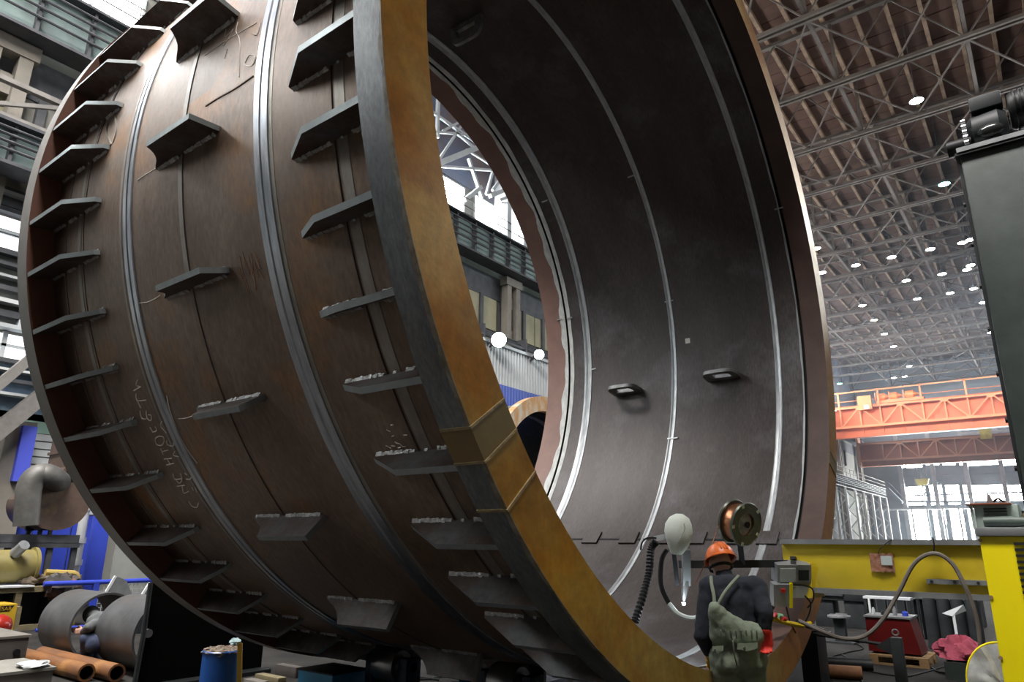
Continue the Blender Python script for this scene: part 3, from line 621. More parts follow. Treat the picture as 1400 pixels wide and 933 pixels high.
for name, me, we, ths in (('gusset_plate', GN, WN, nth), ('bracket_plate', GM, WM, mth), ('far_gusset_plate', GF, WF, fth)):
    for th in ths:
        o = obj(name, me, None, drum, False); o.location = (0, 0, AZ); o.rotation_euler = (math.radians(-th), 0, 0)
        w = obj('weld_bead', we, None, o, False); w['kind'] = 'stuff'

# lifting lugs inside
m_lug = mat('lug_steel', (0.16, 0.15, 0.145), (0.3, 0.3, 0.3), 0.45, metal=0.5, scale=10)
def lug(t, th, w=0.44, hgt=0.25):
    b = MB(); outer = []; inner = []; n = 28
    for i in range(n+1):                                   # rounded D outline with a slot
        u = i/n; a = PI*u; c = math.cos(a); s_ = math.sin(a)
        outer.append((t - w/2*(abs(c)**0.5)*(1 if c > 0 else -1), RI + 0.01 - (hgt+0.01)*(s_**0.45)))
        inner.append((t - w*0.30*(abs(c)**0.5)*(1 if c > 0 else -1), RI - 0.07 - (hgt-0.13)*(s_**0.45)))
    k = n+1; vs = []
    for sg in (-1, 1):
        off = math.degrees(0.024/RI)*sg
        for P in (outer, inner): vs += [dl(tt, R, th+off) for tt, R in P]
    fs = []
    for i in range(n):
        fs += [(i, i+1, k+i+1, k+i), (2*k+i, 2*k+i+1, 3*k+i+1, 3*k+i), (i, i+1, 2*k+i+1, 2*k+i), (k+i, k+i+1, 3*k+i+1, 3*k+i)]
    b.add(vs, fs)
    # base bar closing the loop
    for sg in (1,):
        P0 = [dl(t-w/2, RI+0.01, th-0.42), dl(t+w/2, RI+0.01, th-0.42), dl(t+w*0.5, RI-0.07, th-0.42), dl(t-w*0.5, RI-0.07, th-0.42)]
        P1 = [dl(t-w/2, RI+0.01, th+0.42), dl(t+w/2, RI+0.01, th+0.42), dl(t+w*0.5, RI-0.07, th+0.42), dl(t-w*0.5, RI-0.07, th+0.42)]
        b.add(P0+P1, [(0,1,2,3),(4,7,6,5),(0,4,5,1),(1,5,6,2),(2,6,7,3),(3,7,4,0)])
    o = obj('lifting_lug', b, m_lug, drum, False); return o
lug(2.50, -171.1, 0.42); lug(1.18, -171.4, 0.42); lug(2.62, 88.5, 0.45); lug(1.2, 88.5, 0.45)
# longitudinal inside seam with tack plates
arc_part('long_seam', [(0.30, RI+0.002), (0.30, RI-0.006), (3.05, RI-0.006), (3.05, RI+0.002)], m_gap, -132.3, -131.9, 1)
for px in (809, 860, 904, 952, 1010, 1050):
    P = on_cyl(px, 737, RI, True); t = CX - P.x
    arc_part('tack_plate', [(t-0.10, RI+0.002), (t-0.10, RI-0.02), (t+0.10, RI-0.02), (t+0.10, RI+0.002)], m_in, -134.0, -130.8, 2)
P = on_cyl(940, 466, RI, True); t = CX - P.x
arc_part('paper_label', [(t-0.035, RI), (t-0.035, RI-0.004), (t+0.03, RI-0.004), (t+0.03, RI)], mat('label_paper', (0.75, 0.72, 0.66), rough=0.8), 178.1, 179.3, 2)
# small clamps and tack marks across the inside seams
for (px, py, w) in ((866, 240, 0.16), (915, 412, 0.12), (1065, 285, 0.10), (812, 505, 0.08), (920, 600, 0.14), (779, 435, 0.10), (765, 437, 0.08), (745, 275, 0.10)):
    P = on_cyl(px, py, RI, True); t = CX - P.x; th = math.degrees(math.atan2(P.z-CZ, -(P.y-CY)))
    arc_part('tack_mark', [(t-w/2, RI+0.002), (t-w/2, RI-0.012), (t+w/2, RI-0.012), (t+w/2, RI+0.002)], m_inseam, th-0.15, th+0.15, 1)

# chalk and scribe marks on the outside: thin raised strokes
m_chalk = mat('chalk', (0.80, 0.73, 0.66), rough=0.9)
def stroke(pts, w=0.008, name='chalk_stroke', m=m_chalk):
    W = [on_cyl(px, py, RS+0.002) for px, py in pts]; sp = spline([(p.x, p.y, p.z) for p in W], 4) if len(W) > 2 else W
    out = []
    for p in sp:
        v = Vector((0, p.y-CY, p.z-CZ)); v = v.normalized()*(RS+0.0015); out.append(Vector((p.x, CY+v.y, CZ+v.z)))
    return obj(name, MB().tube([p - Vector(DB) for p in out], w/2, n=4), m, drum, False)
q = 4.444
def cz_(*pts): return [(150+x/q, 500+y/q) for x, y in pts]
for s_ in ([(172,85),(160,118),(182,128)], [(145,155),(188,130)], [(160,172),(168,212),(222,210)], [(168,212),(190,258)], [(183,275),(195,320),(222,325)], [(222,275),(228,320),(250,335),(252,305),(235,300)],
           [(245,375),(262,405)], [(262,405),(285,395),(275,370)], [(300,430),(278,445),(285,480),(315,485),(330,460),(325,435),(300,430)], [(310,505),(325,540)], [(318,525),(355,515)], [(330,570),(375,565)], [(345,605),(390,595)], [(350,570),(370,605)],
           [(385,655),(395,690),(440,688)], [(430,655),(440,690),(425,715),(405,700)], [(410,735),(455,728)], [(440,730),(450,775),(480,765)], [(480,822),(500,855),(530,862),(540,835)],
           [(318,338),(310,370),(345,410)], [(345,455),(350,480),(385,490),(388,468)], [(400,520),(385,545),(420,555)], [(455,655),(470,665)], [(465,690),(490,690),(505,660)], [(500,740),(510,762)], [(520,740),(530,770)]):
    stroke(cz_(*s_))
stroke([(228, 541), (232, 560), (243, 590), (256, 615), (270, 634)], 0.007, 'scribe_line'); stroke([(244, 573), (254, 572), (266, 568)], 0.006)
stroke([(190, 415), (205, 412), (219, 404)], 0.006); stroke([(188, 246), (200, 238), (213, 230)], 0.004)
q = 6.22
for s_ in ([(0,285),(120,200),(240,120),(440,5)], [(180,60),(175,130),(240,60),(200,140),(160,205)], [(280,0),(265,80),(290,130),(300,200)], [(300,200),(295,330),(290,470)], [(470,5),(460,60),(440,110),(400,100)], [(190,230),(170,310)], [(340,350),(380,280),(430,300),(400,370),(345,370)]):
    stroke([(280+x/q, 30+y/q) for x, y in s_], 0.004)
# thin scribed line between the bands
stroke([(281, 145), (300, 133), (320, 122), (346, 104)], 0.009, 'scribe_line', mat('scribe_brown', (0.09, 0.05, 0.03), rough=0.7))
# rubbed bright scratches
m_scr = mat('scratch', (0.42, 0.24, 0.15), rough=0.6); rr = random.Random(5)
for i in range(16):
    x = 335 + rr.uniform(-8, 18); y = 350 + rr.uniform(-8, 30); stroke([(x, y), (x+rr.uniform(3, 9), y+rr.uniform(12, 26))], 0.004, 'scratch_mark', m_scr)
for i in range(12):
    x = 532 + rr.uniform(-6, 20); y = 575 + rr.uniform(0, 38); stroke([(x, y), (x+rr.uniform(3, 7), y+rr.uniform(-1, 3))], 0.006, 'chalk_stroke')
# bracket rows leave torn paper tape on the far seam
P = on_cyl(152, 180, RS+0.003); Q = on_cyl(157, 158, RS+0.003)
stroke([(152, 198), (146, 180), (150, 164), (158, 156)], 0.02, 'weld_scar', m_seam); stroke([(154, 196), (159, 178), (158, 160)], 0.015, 'weld_scar', m_seam)
# ================================================================== RIGHT: WELDING MANIPULATOR AND SHOP FLOOR
def P(px, py, l): return EYE + ray(px, py)*l
def ball(mb, c, r, sx=1, sy=1, sz=1, n=14, k=9, mi=0, jit=0, seed=0):
    """closed lumpy ellipsoid"""
    rr = random.Random(seed); vs = [(c[0], c[1], c[2]+r*sz)]; fs = []
    for i in range(1, k):
        a = PI*i/k
        for j in range(n):
            b = 2*PI*j/n; q_ = r*(1+rr.uniform(-jit, jit)); vs.append((c[0]+q_*sx*math.sin(a)*math.cos(b), c[1]+q_*sy*math.sin(a)*math.sin(b), c[2]+q_*sz*math.cos(a)))
    vs.append((c[0], c[1], c[2]-r*sz)); L_ = len(vs)-1
    fs += [(0, 1+j, 1+(j+1) % n) for j in range(n)]
    for i in range(k-2): fs += [(1+i*n+j, 1+(i+1)*n+j, 1+(i+1)*n+(j+1) % n, 1+i*n+(j+1) % n) for j in range(n)]
    fs += [(L_, 1+(k-2)*n+(j+1) % n, 1+(k-2)*n+j) for j in range(n)]
    return mb.add(vs, fs, mi, True)
m_yel = mat('boom_yellow', (0.62, 0.47, 0.02), (0.52, 0.38, 0.02), 0.42, scale=1.5, detail=8, col3=(0.45, 0.30, 0.06), scale3=2.0, lo3=0.6, hi3=0.8)
m_yel2 = mat('cabinet_yellow', (0.88, 0.74, 0.0), (0.82, 0.68, 0.0), 0.38, scale=1.2)
m_grey = mat('rail_grey', (0.30, 0.31, 0.32), (0.22, 0.23, 0.24), 0.45, metal=0.4, scale=5)
m_black = mat('black_plastic', (0.010, 0.010, 0.011), rough=0.5, spec=0.25)
m_dark = mat('dark_machine', (0.013, 0.015, 0.017), (0.027, 0.030, 0.032), 0.5, scale=3, spec=0.3)
m_colm = mat('column_green', (0.020, 0.028, 0.025), (0.040, 0.052, 0.047), 0.42, scale=1.6, detail=9, col3=(0.075, 0.09, 0.085), scale3=1.0, lo3=0.5, hi3=0.85, bump=0.03)
m_rubber = mat('hose_rubber', (0.10, 0.085, 0.075), (0.15, 0.13, 0.115), 0.6, scale=6)
m_steel = mat('bright_steel', (0.5, 0.5, 0.5), rough=0.3, metal=0.9)
m_green = mat('pale_green_paint', (0.46, 0.55, 0.49), (0.38, 0.46, 0.41), 0.45, scale=3)
BY = 7.3
bz1 = at(1200, 738, 'y', BY).z; bz0 = at(1200, 813, 'y', BY).z; bx0 = at(1068, 742, 'y', BY).x
boom = root('welding_boom', (bx0+1.2, BY+0.2, bz0), 'long yellow welding boom with grey rails reaching to the ring', 'boom')
obj('beam', MB().cbox(bx0, 0.9, BY, BY+0.36, bz0+0.03, bz1-0.04, 0.012), m_yel, boom)
obj('top_rail', MB().box(bx0, 0.9, BY-0.045, BY+0.40, bz1-0.045, bz1), m_grey, boom)
obj('bottom_rail', MB().box(bx0+0.27, 0.9, BY-0.045, BY+0.40, bz0-0.01, bz0+0.035), m_grey, boom)
a_ = at(1107, 812, 'y', BY); obj('end_plate', MB().box(bx0+0.19, bx0+0.26, BY-0.03, BY+0.36, bz0-0.06, bz0+0.25), m_yel, boom)
g0 = at(1267, 795, 'y', BY-0.03); g1 = at(1327, 795, 'y', BY-0.03)
gb = obj('guide_bar', MB().box(g0.x, 0.2, BY-0.05, BY+0.0, g0.z-0.02, g0.z+0.02), m_grey, boom)
for i in range(4): obj('guide_bolt', MB().cyl((g0.x+0.04+0.17*i, BY-0.06, g0.z), (g0.x+0.04+0.17*i, BY-0.04, g0.z), 0.012, n=8), m_dark, gb)
obj('cable_hook', MB().tube(spline([at(1275, 735, 'y', BY-0.06), at(1277, 745, 'y', BY-0.07), at(1276, 757, 'y', BY-0.08)], 4), 0.006, n=5), m_black, boom)
# document sleeve hung on the boom
s0 = at(1187, 757, 'y', BY-0.05); s1 = at(1223, 783, 'y', BY-0.05)
ds = root('document_sleeve', ((s0.x+s1.x)/2, BY-0.03, s1.z), 'clear sleeve of brown papers hung on the yellow boom', 'sleeve')
b = MB(); n = 8; vs = []; rr = random.Random(2)
for i in range(n+1):
    for j in range(n+1): vs.append((s0.x+(s1.x-s0.x)*i/n, BY-0.012-0.012*math.sin(PI*i/n)-rr.uniform(0, 0.006), s1.z+(s0.z-s1.z)*j/n + (0.012*math.sin(3*i) if j in (0, n) else 0)))
b.add(vs, [(i*(n+1)+j, (i+1)*(n+1)+j, (i+1)*(n+1)+j+1, i*(n+1)+j+1) for i in range(n) for j in range(n)], 0)
b.add([(v[0], BY-0.008, v[2]) for v in vs], [(i*(n+1)+j, i*(n+1)+j+1, (i+1)*(n+1)+j+1, (i+1)*(n+1)+j) for i in range(n) for j in range(n)], 0)
obj('sleeve', b, mat('brown_papers', (0.28, 0.11, 0.06), (0.42, 0.24, 0.18), 0.2, scale=22, detail=8), ds)
obj('paper_slip', MB().box(s1.x-0.10, s1.x-0.01, BY-0.036, BY-0.030, s1.z+0.06, s0.z-0.02), mat('pale_paper', (0.5, 0.56, 0.56), rough=0.4), ds)
obj('hang_wire', MB().tube(spline([at(1200, 757, 'y', BY-0.03), at(1206, 748, 'y', BY-0.06), at(1219, 738, 'y', BY-0.05)], 4), 0.004, n=5), m_black, ds)
# hose looping over and under the boom
hp = [at(1092, 849, 'y', BY-0.35), at(1120, 862, 'y', BY-0.35), at(1150, 873, 'y', BY-0.3), at(1180, 871, 'y', BY-0.25), at(1205, 850, 'y', BY-0.2), at(1228, 812, 'y', BY-0.12), at(1250, 771, 'y', BY-0.10), at(1276, 757, 'y', BY-0.10), at(1300, 769, 'y', BY-0.10), at(1317, 797, 'y', BY-0.12), at(1332, 835, 'y', BY-0.12), at(1340, 880, 'y', BY-0.1), at(1345, 1010, 'y', BY-0.1)]
hs = thing('boom_hose', MB().tube(spline(hp, 6), 0.018, n=8), m_rubber, 'brown grey hose arching over the yellow boom', 'hose')
# control pendant boxes at the boom tip
pn = root('control_panel', P(1086, 838, 6.75), 'grey control boxes with yellow trim under the boom tip', 'control panel')
def pbox(name, x0, y0, x1, y1, l, d, m, parent, c=0.006):
    a = P(x0, y0, l); b_ = P(x1, y1, l); R_ = (b_-a); w = (P(x1, y0, l)-a); h = (P(x0, y1, l)-a); dv = w.cross(h).normalized()
    if dv.dot(CF) < 0: dv = -dv
    vs = [a, a+w, a+w+h, a+h]; vs += [v+dv*d for v in vs]
    return obj(name, MB().add(vs, [(0,1,2,3),(4,7,6,5),(0,4,5,1),(1,5,6,2),(2,6,7,3),(3,7,4,0)]), m, parent)
hd = pbox('panel_housing', 1063, 773, 1109, 799, 6.6, 0.16, m_grey, pn); pbox('screen', 1067, 778, 1088, 796, 6.59, 0.01, mat('screen_grey', (0.35, 0.38, 0.38), rough=0.2), hd); pbox('gauge', 1092, 780, 1106, 794, 6.59, 0.01, m_dark, hd)
hd = pbox('pendant_housing', 1058, 800, 1082, 830, 6.55, 0.10, m_grey, pn); pbox('pendant_trim', 1080, 798, 1084, 832, 6.54, 0.02, m_yel2, hd); pbox('stop_button', 1068, 806, 1074, 811, 6.54, 0.02, mat('button_red', (0.5, 0.03, 0.02), rough=0.4), hd)
pbox('junction_box', 1084, 802, 1105, 818, 6.6, 0.10, m_palegrey, pn)
obj('pendant_arm', MB().bar(P(1085, 770, 6.7), P(1085, 775, 6.62), 0.05), m_dark, pn); obj('mount', MB().bar(P(1085, 766, 6.75), at(1085, 762, 'y', BY-0.01), 0.05), m_dark, pn)
for k_, (pts) in enumerate(([(1100, 815), (1108, 825), (1106, 840), (1098, 855)], [(1075, 830), (1080, 850), (1088, 866)], [(1095, 800), (1110, 805), (1112, 820), (1104, 832)])):
    obj('pendant_cable', MB().tube(spline([P(x, y, 6.55) for x, y in pts], 5), 0.007, n=5), m_black, pn)
# yellow nozzle bar of the manipulator with coloured couplings
nb = root('torch_bar', P(1085, 852, 6.5), 'yellow torch bar with small red and green couplings', 'torch')
obj('bar', MB().tube([P(1050, 845, 6.3), P(1075, 852, 6.4), P(1095, 856, 6.5), P(1108, 853, 6.55)], 0.022, n=8), m_yel, nb)
for px, py, c in ((1060, 841, 'r'), (1066, 842, 'g'), (1071, 846, 'r')): obj('coupling', MB().cyl(P(px-2, py, 6.3), P(px+3, py+1, 6.33), 0.02, n=8), mat('coupling_'+c, (0.55, 0.03, 0.03) if c == 'r' else (0.2, 0.5, 0.3), rough=0.4), nb)
obj('grip', MB().tube([P(1090, 851, 6.5), P(1112, 858, 6.55), P(1135, 868, 6.6)], 0.026, n=8), m_black, nb)
# horizontal arm, wire reel, hooded welding head
wh = root('hooded_welder', P(930, 830, 6.3), 'automatic welder under a pale hood on a dark arm', 'welder')
obj('arm', MB().bar(P(930, 772, 6.45), P(1075, 771, 6.75), 0.06, 0.07), m_dark, wh)
obj('head_post', MB().bar(P(938, 752, 6.4), P(938, 800, 6.4), 0.07), m_grey, wh); obj('head_post', MB().bar(P(921, 752, 6.4), P(926, 800, 6.4), 0.035), m_dark, wh)
obj('torch', MB().tube([P(938, 795, 6.4), P(936, 812, 6.38), P(935, 822, 6.36)], [0.04, 0.03, 0.012], n=10), m_steel, wh)
hc = P(927, 730, 6.35); hood = MB(); hv = []; nn = 18
for i, (dy, wx, wy, off) in enumerate(((-0.17, 0.055, 0.05, -0.02), (-0.12, 0.085, 0.08, -0.01), (-0.05, 0.115, 0.10, 0.0), (0.02, 0.128, 0.115, 0.0), (0.09, 0.118, 0.105, 0.005), (0.14, 0.09, 0.08, 0.015), (0.168, 0.045, 0.04, 0.02), (0.172, 0.004, 0.004, 0.02))):
    for j in range(nn):
        t = 2*PI*j/nn; k_ = 1 + 0.05*math.cos(5*t+i*0.4); v = hc + CR*(off + wx*k_*math.cos(t)) + Vector((0, 0, 1))*dy + CF*(wy*k_*math.sin(t)); hv.append(v)
hood.add(hv, [(i*nn+j, i*nn+(j+1) % nn, (i+1)*nn+(j+1) % nn, (i+1)*nn+j) for i in range(7) for j in range(nn)] + [tuple(range(nn))], 0, True)
ho = obj('hood', hood, mat('hood_cloth', (0.62, 0.66, 0.60), (0.52, 0.56, 0.5), 0.8, scale=6, bump=0.2), wh)
ho['label'] = 'pale greenish white cloth hood'
obj('hood_seam', MB().tube(spline([P(935, 716, 6.23), P(936, 724, 6.225), P(930, 736, 6.23), P(922, 750, 6.27)], 5), 0.004, n=5), mat('hood_seam', (0.45, 0.48, 0.42), rough=0.8), ho)
obj('bracket', MB().bar(P(895, 737, 6.4), P(915, 733, 6.4), 0.045), m_palegrey, wh)
# arc at the weld
arc = obj('arc_glow', MB().lathe([(-0.014, 0.0001), (-0.01, 0.011), (0, 0.015), (0.01, 0.011), (0.014, 0.0001)], P(935, 826, 6.34), (0, 0, 1), n=12), emit('arc', (0.8, 0.92, 1.0), 250), wh)
ld = bpy.data.lights.new('arc_light', 'POINT'); ld.energy = P_ARC; ld.color = (0.8, 0.92, 1.0); ld.shadow_soft_size = 0.03
lo = link(bpy.data.objects.new('arc_light', ld)); lo.location = P(934, 829, 6.25)
# wire reel: copper coil between two flanges
rc = P(1011, 715, 6.55); ax = (-(CF*0.80) - CR*0.55 + Vector((0, 0, 0.1))).normalized()*-1; ax = (CF*0.86 - CR*0.5).normalized()
reel = root('wire_reel', rc - Vector((0, 0, 0.3)), 'copper welding wire reel with dark green flanges over the arm', 'reel')
m_reel = mat('reel_green', (0.07, 0.085, 0.07), (0.13, 0.14, 0.11), 0.35, metal=0.4, scale=6)
m_cop = mat('copper_wire', (0.55, 0.25, 0.13), (0.4, 0.17, 0.09), 0.3, metal=0.9, scale=40)
for s_, nm in ((-0.075, 'front_flange'), (0.075, 'back_flange')):
    obj(nm, MB().lathe([(s_-0.008, 0.105), (s_-0.008, 0.192), (s_-0.015, 0.198), (s_, 0.207), (s_+0.015, 0.198), (s_+0.008, 0.192), (s_+0.008, 0.105)], rc, ax, n=40, closed=True), m_reel, reel)
obj('wire_coil', MB().lathe([(-0.066, 0.10), (-0.066, 0.165), (-0.04, 0.172), (0, 0.174), (0.04, 0.172), (0.066, 0.165), (0.066, 0.10)], rc, ax, n=40, closed=True), m_cop, reel)
hub = obj('hub', MB().lathe([(-0.082, 0.0001), (-0.082, 0.026), (-0.10, 0.03), (-0.10, 0.0001)], rc, ax, n=20), m_black, reel)
obj('hub_plate', MB().lathe([(-0.055, 0.0001), (-0.055, 0.108), (0.03, 0.108), (0.03, 0.0001)], rc, ax, n=30), mat('hub_grey', (0.42, 0.40, 0.36), (0.2, 0.19, 0.17), 0.5, scale=14), reel)
for k_ in range(5):
    t = 2*PI*k_/5 + 0.6; e = ax.orthogonal().normalized(); e2 = ax.cross(e); d_ = e*math.cos(t) + e2*math.sin(t)
    obj('flange_sticker', MB().bar(rc - ax*0.09 + d_*0.165, rc - ax*0.09 + d_*0.195, 0.03, 0.004, up=ax), mat('sticker_pale', (0.5, 0.52, 0.36), rough=0.6), reel)
obj('reel_stand', MB().bar(rc + ax*0.02 - Vector((0, 0, 0.02)), P(1015, 771, 6.62), 0.05), m_dark, reel)
obj('feed_wire', MB().tube(spline([rc - CR*0.17 + Vector((0, 0, 0.03)), P(975, 740, 6.4), P(968, 762, 6.36), P(950, 800, 6.36)], 6), 0.004, n=5), m_cop, reel)
# hoses of the head
thing('corrugated_hose', MB().tube(spline([P(897, 741, 6.35), P(890, 752, 6.35), P(887, 785, 6.25), P(879, 815, 6.1), P(868, 850, 5.95)], 14), [0.030 if k_ % 2 else 0.037 for k_ in range(57)], n=10), m_black, 'black corrugated extraction hose hanging beside the pale hood', 'hose')
thing('thin_cable', MB().tube(spline([P(876, 752, 6.3), P(878, 742, 6.3), P(885, 736, 6.35), P(897, 736, 6.38)], 8), 0.008, n=6), m_black, 'thin black cable looped beside the corrugated hose', 'cable')
thing('dark_hose', MB().tube(spline([P(912, 752, 6.35), P(905, 765, 6.35), P(903, 790, 6.3), P(906, 808, 6.25), P(915, 826, 6.2)], 8), 0.022, n=8), m_black, 'dark hose dropping from the pale hood', 'hose')
thing('pale_hose', MB().tube(spline([P(915, 826, 6.17), P(925, 838, 6.1), P(940, 845, 6.05), P(953, 845, 6.0), P(962, 838, 5.95)], 8), 0.022, n=8), mat('pale_hose', (0.5, 0.56, 0.55), rough=0.4), 'pale grey hose curving along the ring floor', 'hose')

# column of the manipulator
CYF = 7.9; cxl = at(1354, 428, 'y', CYF).x; czt = at(1318, 213, 'y', CYF).z
mc = root('manipulator_column', (cxl+0.6, CYF+0.5, 0), 'tall dark green steel column of the welding manipulator', 'column')
obj('column_body', MB().cbox(cxl, cxl+1.2, CYF, CYF+0.9, 0.12, czt, 0.02), m_colm, mc)
obj('base_plate', MB().box(cxl-0.3, cxl+1.5, CYF-0.3, CYF+1.2, 0, 0.12), m_dark, mc)
obj('rack_strip', MB().box(cxl-0.03, cxl, CYF+0.05, CYF+0.2, 0.2, czt-0.05), m_dark, mc)
obj('cap_plate', MB().box(cxl-0.04, cxl+1.24, CYF-0.04, CYF+0.94, czt, czt+0.03), m_dark, mc)
for z in [0.6+0.45*k_ for k_ in range(11)]: obj('side_bolt', MB().cyl((cxl-0.05, CYF+0.12, z), (cxl-0.02, CYF+0.12, z), 0.025, n=8), m_black, mc)
obj('carriage', MB().box(cxl-0.05, cxl+1.25, BY+0.40, CYF, bz0-0.25, bz1+0.25), m_dark, mc)
# hoist drive on top of the column
zt = czt+0.03; hm = root('column_motor', (cxl+0.35, CYF+0.3, zt), 'black geared hoist motor on top of the dark column', 'motor')
obj('motor_base', MB().box(cxl-0.02, cxl+0.62, CYF-0.05, CYF+0.5, zt, zt+0.05), m_grey, hm)
gx = cxl+0.28; obj('gearbox', MB().lathe([(-0.20, 0.0001), (-0.20, 0.12), (-0.13, 0.20), (0.10, 0.22), (0.17, 0.17), (0.17, 0.0001)], (gx, CYF+0.18, zt+0.25), (1, 0, 0), n=20), m_dark, hm)
obj('motor_body', MB().lathe([(0, 0.0001), (0, 0.18), (0.03, 0.20), (0.50, 0.20), (0.56, 0.16), (0.56, 0.0001)], (gx+0.2, CYF+0.18, zt+0.40), (1, 0, 0), n=20), m_black, hm)
for i in range(10): obj('cooling_fin', MB().lathe([(0, 0.19), (0, 0.225), (0.012, 0.225), (0.012, 0.19)], (gx+0.25+0.045*i, CYF+0.18, zt+0.40), (1, 0, 0), n=20, closed=True), m_black, hm)
obj('shaft_housing', MB().cyl((cxl-0.10, CYF+0.1, zt+0.13), (cxl+0.12, CYF+0.1, zt+0.13), 0.085, n=16), m_black, hm)
for i in range(5): obj('flange_bolt', MB().cyl((cxl+0.06, CYF-0.02, zt+0.10+0.06*i), (cxl+0.10, CYF-0.02, zt+0.10+0.06*i), 0.025, n=8), m_steel, hm)
obj('terminal_box', MB().cbox(gx-0.12, gx+0.16, CYF+0.0, CYF+0.3, zt+0.44, zt+0.6, 0.015), m_dark, hm)
obj('oil_dome', ball(MB(), (gx+0.02, CYF-0.02, zt+0.16), 0.10, 1.2, 0.6, 0.7), mat('oily_black', (0.02, 0.022, 0.022), rough=0.2), hm)

# yellow cabinet with grey lid and louvres
KY = 5.2; kxl = at(1333, 722, 'y', KY).x; kzt = at(1333, 722, 'y', KY).z
cab = root('power_cabinet', (kxl+0.6, KY+0.4, 0), 'bright yellow power cabinet with grey lid and side louvres', 'cabinet')
obj('cabinet_body', MB().cbox(kxl+0.012, kxl+1.2, KY, KY+0.75, 0, kzt-0.05, 0.008), m_yel2, cab)
obj('lid', MB().cbox(kxl, kxl+1.22, KY-0.02, KY+0.77, kzt-0.05, kzt, 0.008), m_grey, cab)
lx = at(1389, 760, 'y', KY).x
for i in range(10):
    z = at(1389, 742, 'y', KY).z - 0.034*i; obj('louvre', MB().prism([(lx, KY-0.001, z), (lx, KY-0.02, z-0.006), (lx, KY-0.02, z-0.012), (lx, KY-0.001, z-0.016)], (1, 0, 0), 0.0001) if False else MB().box(lx, lx+0.5, KY-0.014, KY+0.0005, z-0.015, z), m_dark, cab)
for px, py in ((1340, 739), (1355, 817), (1368, 900)):
    p = at(px, py, 'y', KY); obj('screw', MB().cyl((p.x, KY-0.006, p.z), (p.x, KY+0.001, p.z), 0.011, n=10), mat('screw_rust', (0.3, 0.2, 0.12), rough=0.5), cab)
# pale green wire feeder on the cabinet
f0 = at(1331, 720, 'y', KY+0.25); f1 = at(1391, 690, 'y', KY+0.25)
wf = root('wire_feeder', ((f0.x+f1.x)/2, KY+0.4, kzt), 'pale green wire feeder with louvres on the yellow cabinet', 'wire feeder')
obj('feeder_body', MB().cbox(f0.x+0.02, f1.x, KY+0.25, KY+0.6, kzt, f1.z, 0.008), m_green, wf)
obj('feeder_lid', MB().cbox(f0.x-0.02, f0.x+0.22, KY+0.22, KY+0.6, f1.z, f1.z+0.012, 0.004), mat('lid_rust', (0.28, 0.09, 0.05), rough=0.6), wf)
for i in range(6): obj('louvre', MB().box(f0.x+0.07, f1.x-0.06, KY+0.240, KY+0.2505, f1.z-0.028-0.017*i, f1.z-0.020-0.017*i), m_dark, wf)
obj('frame_edge', MB().box(f0.x-0.005, f0.x+0.012, KY+0.24, KY+0.26, kzt, f1.z), m_green, wf)
gt = at(1352, 688, 'y', KY+0.4); cl = root('ground_clamp', (gt.x, KY+0.4, f1.z+0.012), 'grey spring clamp standing on the wire feeder', 'clamp')
obj('clamp_jaw', MB().prism([(gt.x-0.012, KY+0.4, f1.z+0.012), (gt.x+0.03, KY+0.4, f1.z+0.012), (gt.x+0.012, KY+0.4, f1.z+0.075), (gt.x-0.002, KY+0.4, f1.z+0.078)], (0, 1, 0), 0.02), m_grey, cl)
obj('clamp_handle', MB().tube(spline([(gt.x+0.02, KY+0.4, f1.z+0.02), (gt.x+0.05, KY+0.4, f1.z+0.045), (gt.x+0.075, KY+0.4, f1.z+0.03), (gt.x+0.085, KY+0.4, f1.z+0.018)], 5), 0.007, n=6), m_black, cl)
obj('clamp_pin', MB().bar((gt.x-0.045, KY+0.4, f1.z+0.066), (gt.x+0.005, KY+0.4, f1.z+0.066), 0.006), m_grey, cl)
n0 = at(1346, 717, 'y', KY+0.1); n1 = at(1384, 712, 'y', KY+0.1)
nz_ = thing('nozzle_tube', MB().lathe([(0.02, 0.022), (0, 0.027), (0.0, 0.03), (0.03, 0.031), (0.15, 0.034), (0.2, 0.028), (0.24, 0.016), (0.24, 0.0001)], (n0.x, KY+0.1, kzt+0.036), (1, -0.08, 0), n=18).lathe([(0.025, 0.0001), (0.025, 0.024)], (n0.x, KY+0.1, kzt+0.036), (1, -0.08, 0), n=18), mat('tube_green', (0.06, 0.085, 0.075), (0.10, 0.13, 0.11), 0.5, scale=8), 'dark green tapered tube lying on the yellow cabinet lid', 'tube')
rg = MB()
for k_ in range(4): ball(rg, (f1.x+0.06+0.03*k_, KY+0.35+0.03*(k_ % 2), kzt+0.05+0.03*(k_ % 3)), 0.06, 1.1, 1, 0.9, jit=0.12, seed=k_)
thing('rag_heap', rg, mat('rag_black', (0.03, 0.03, 0.025), (0.16, 0.13, 0.05), 0.9, scale=9), 'heap of dark rags beside the wire feeder on the cabinet', 'rag')
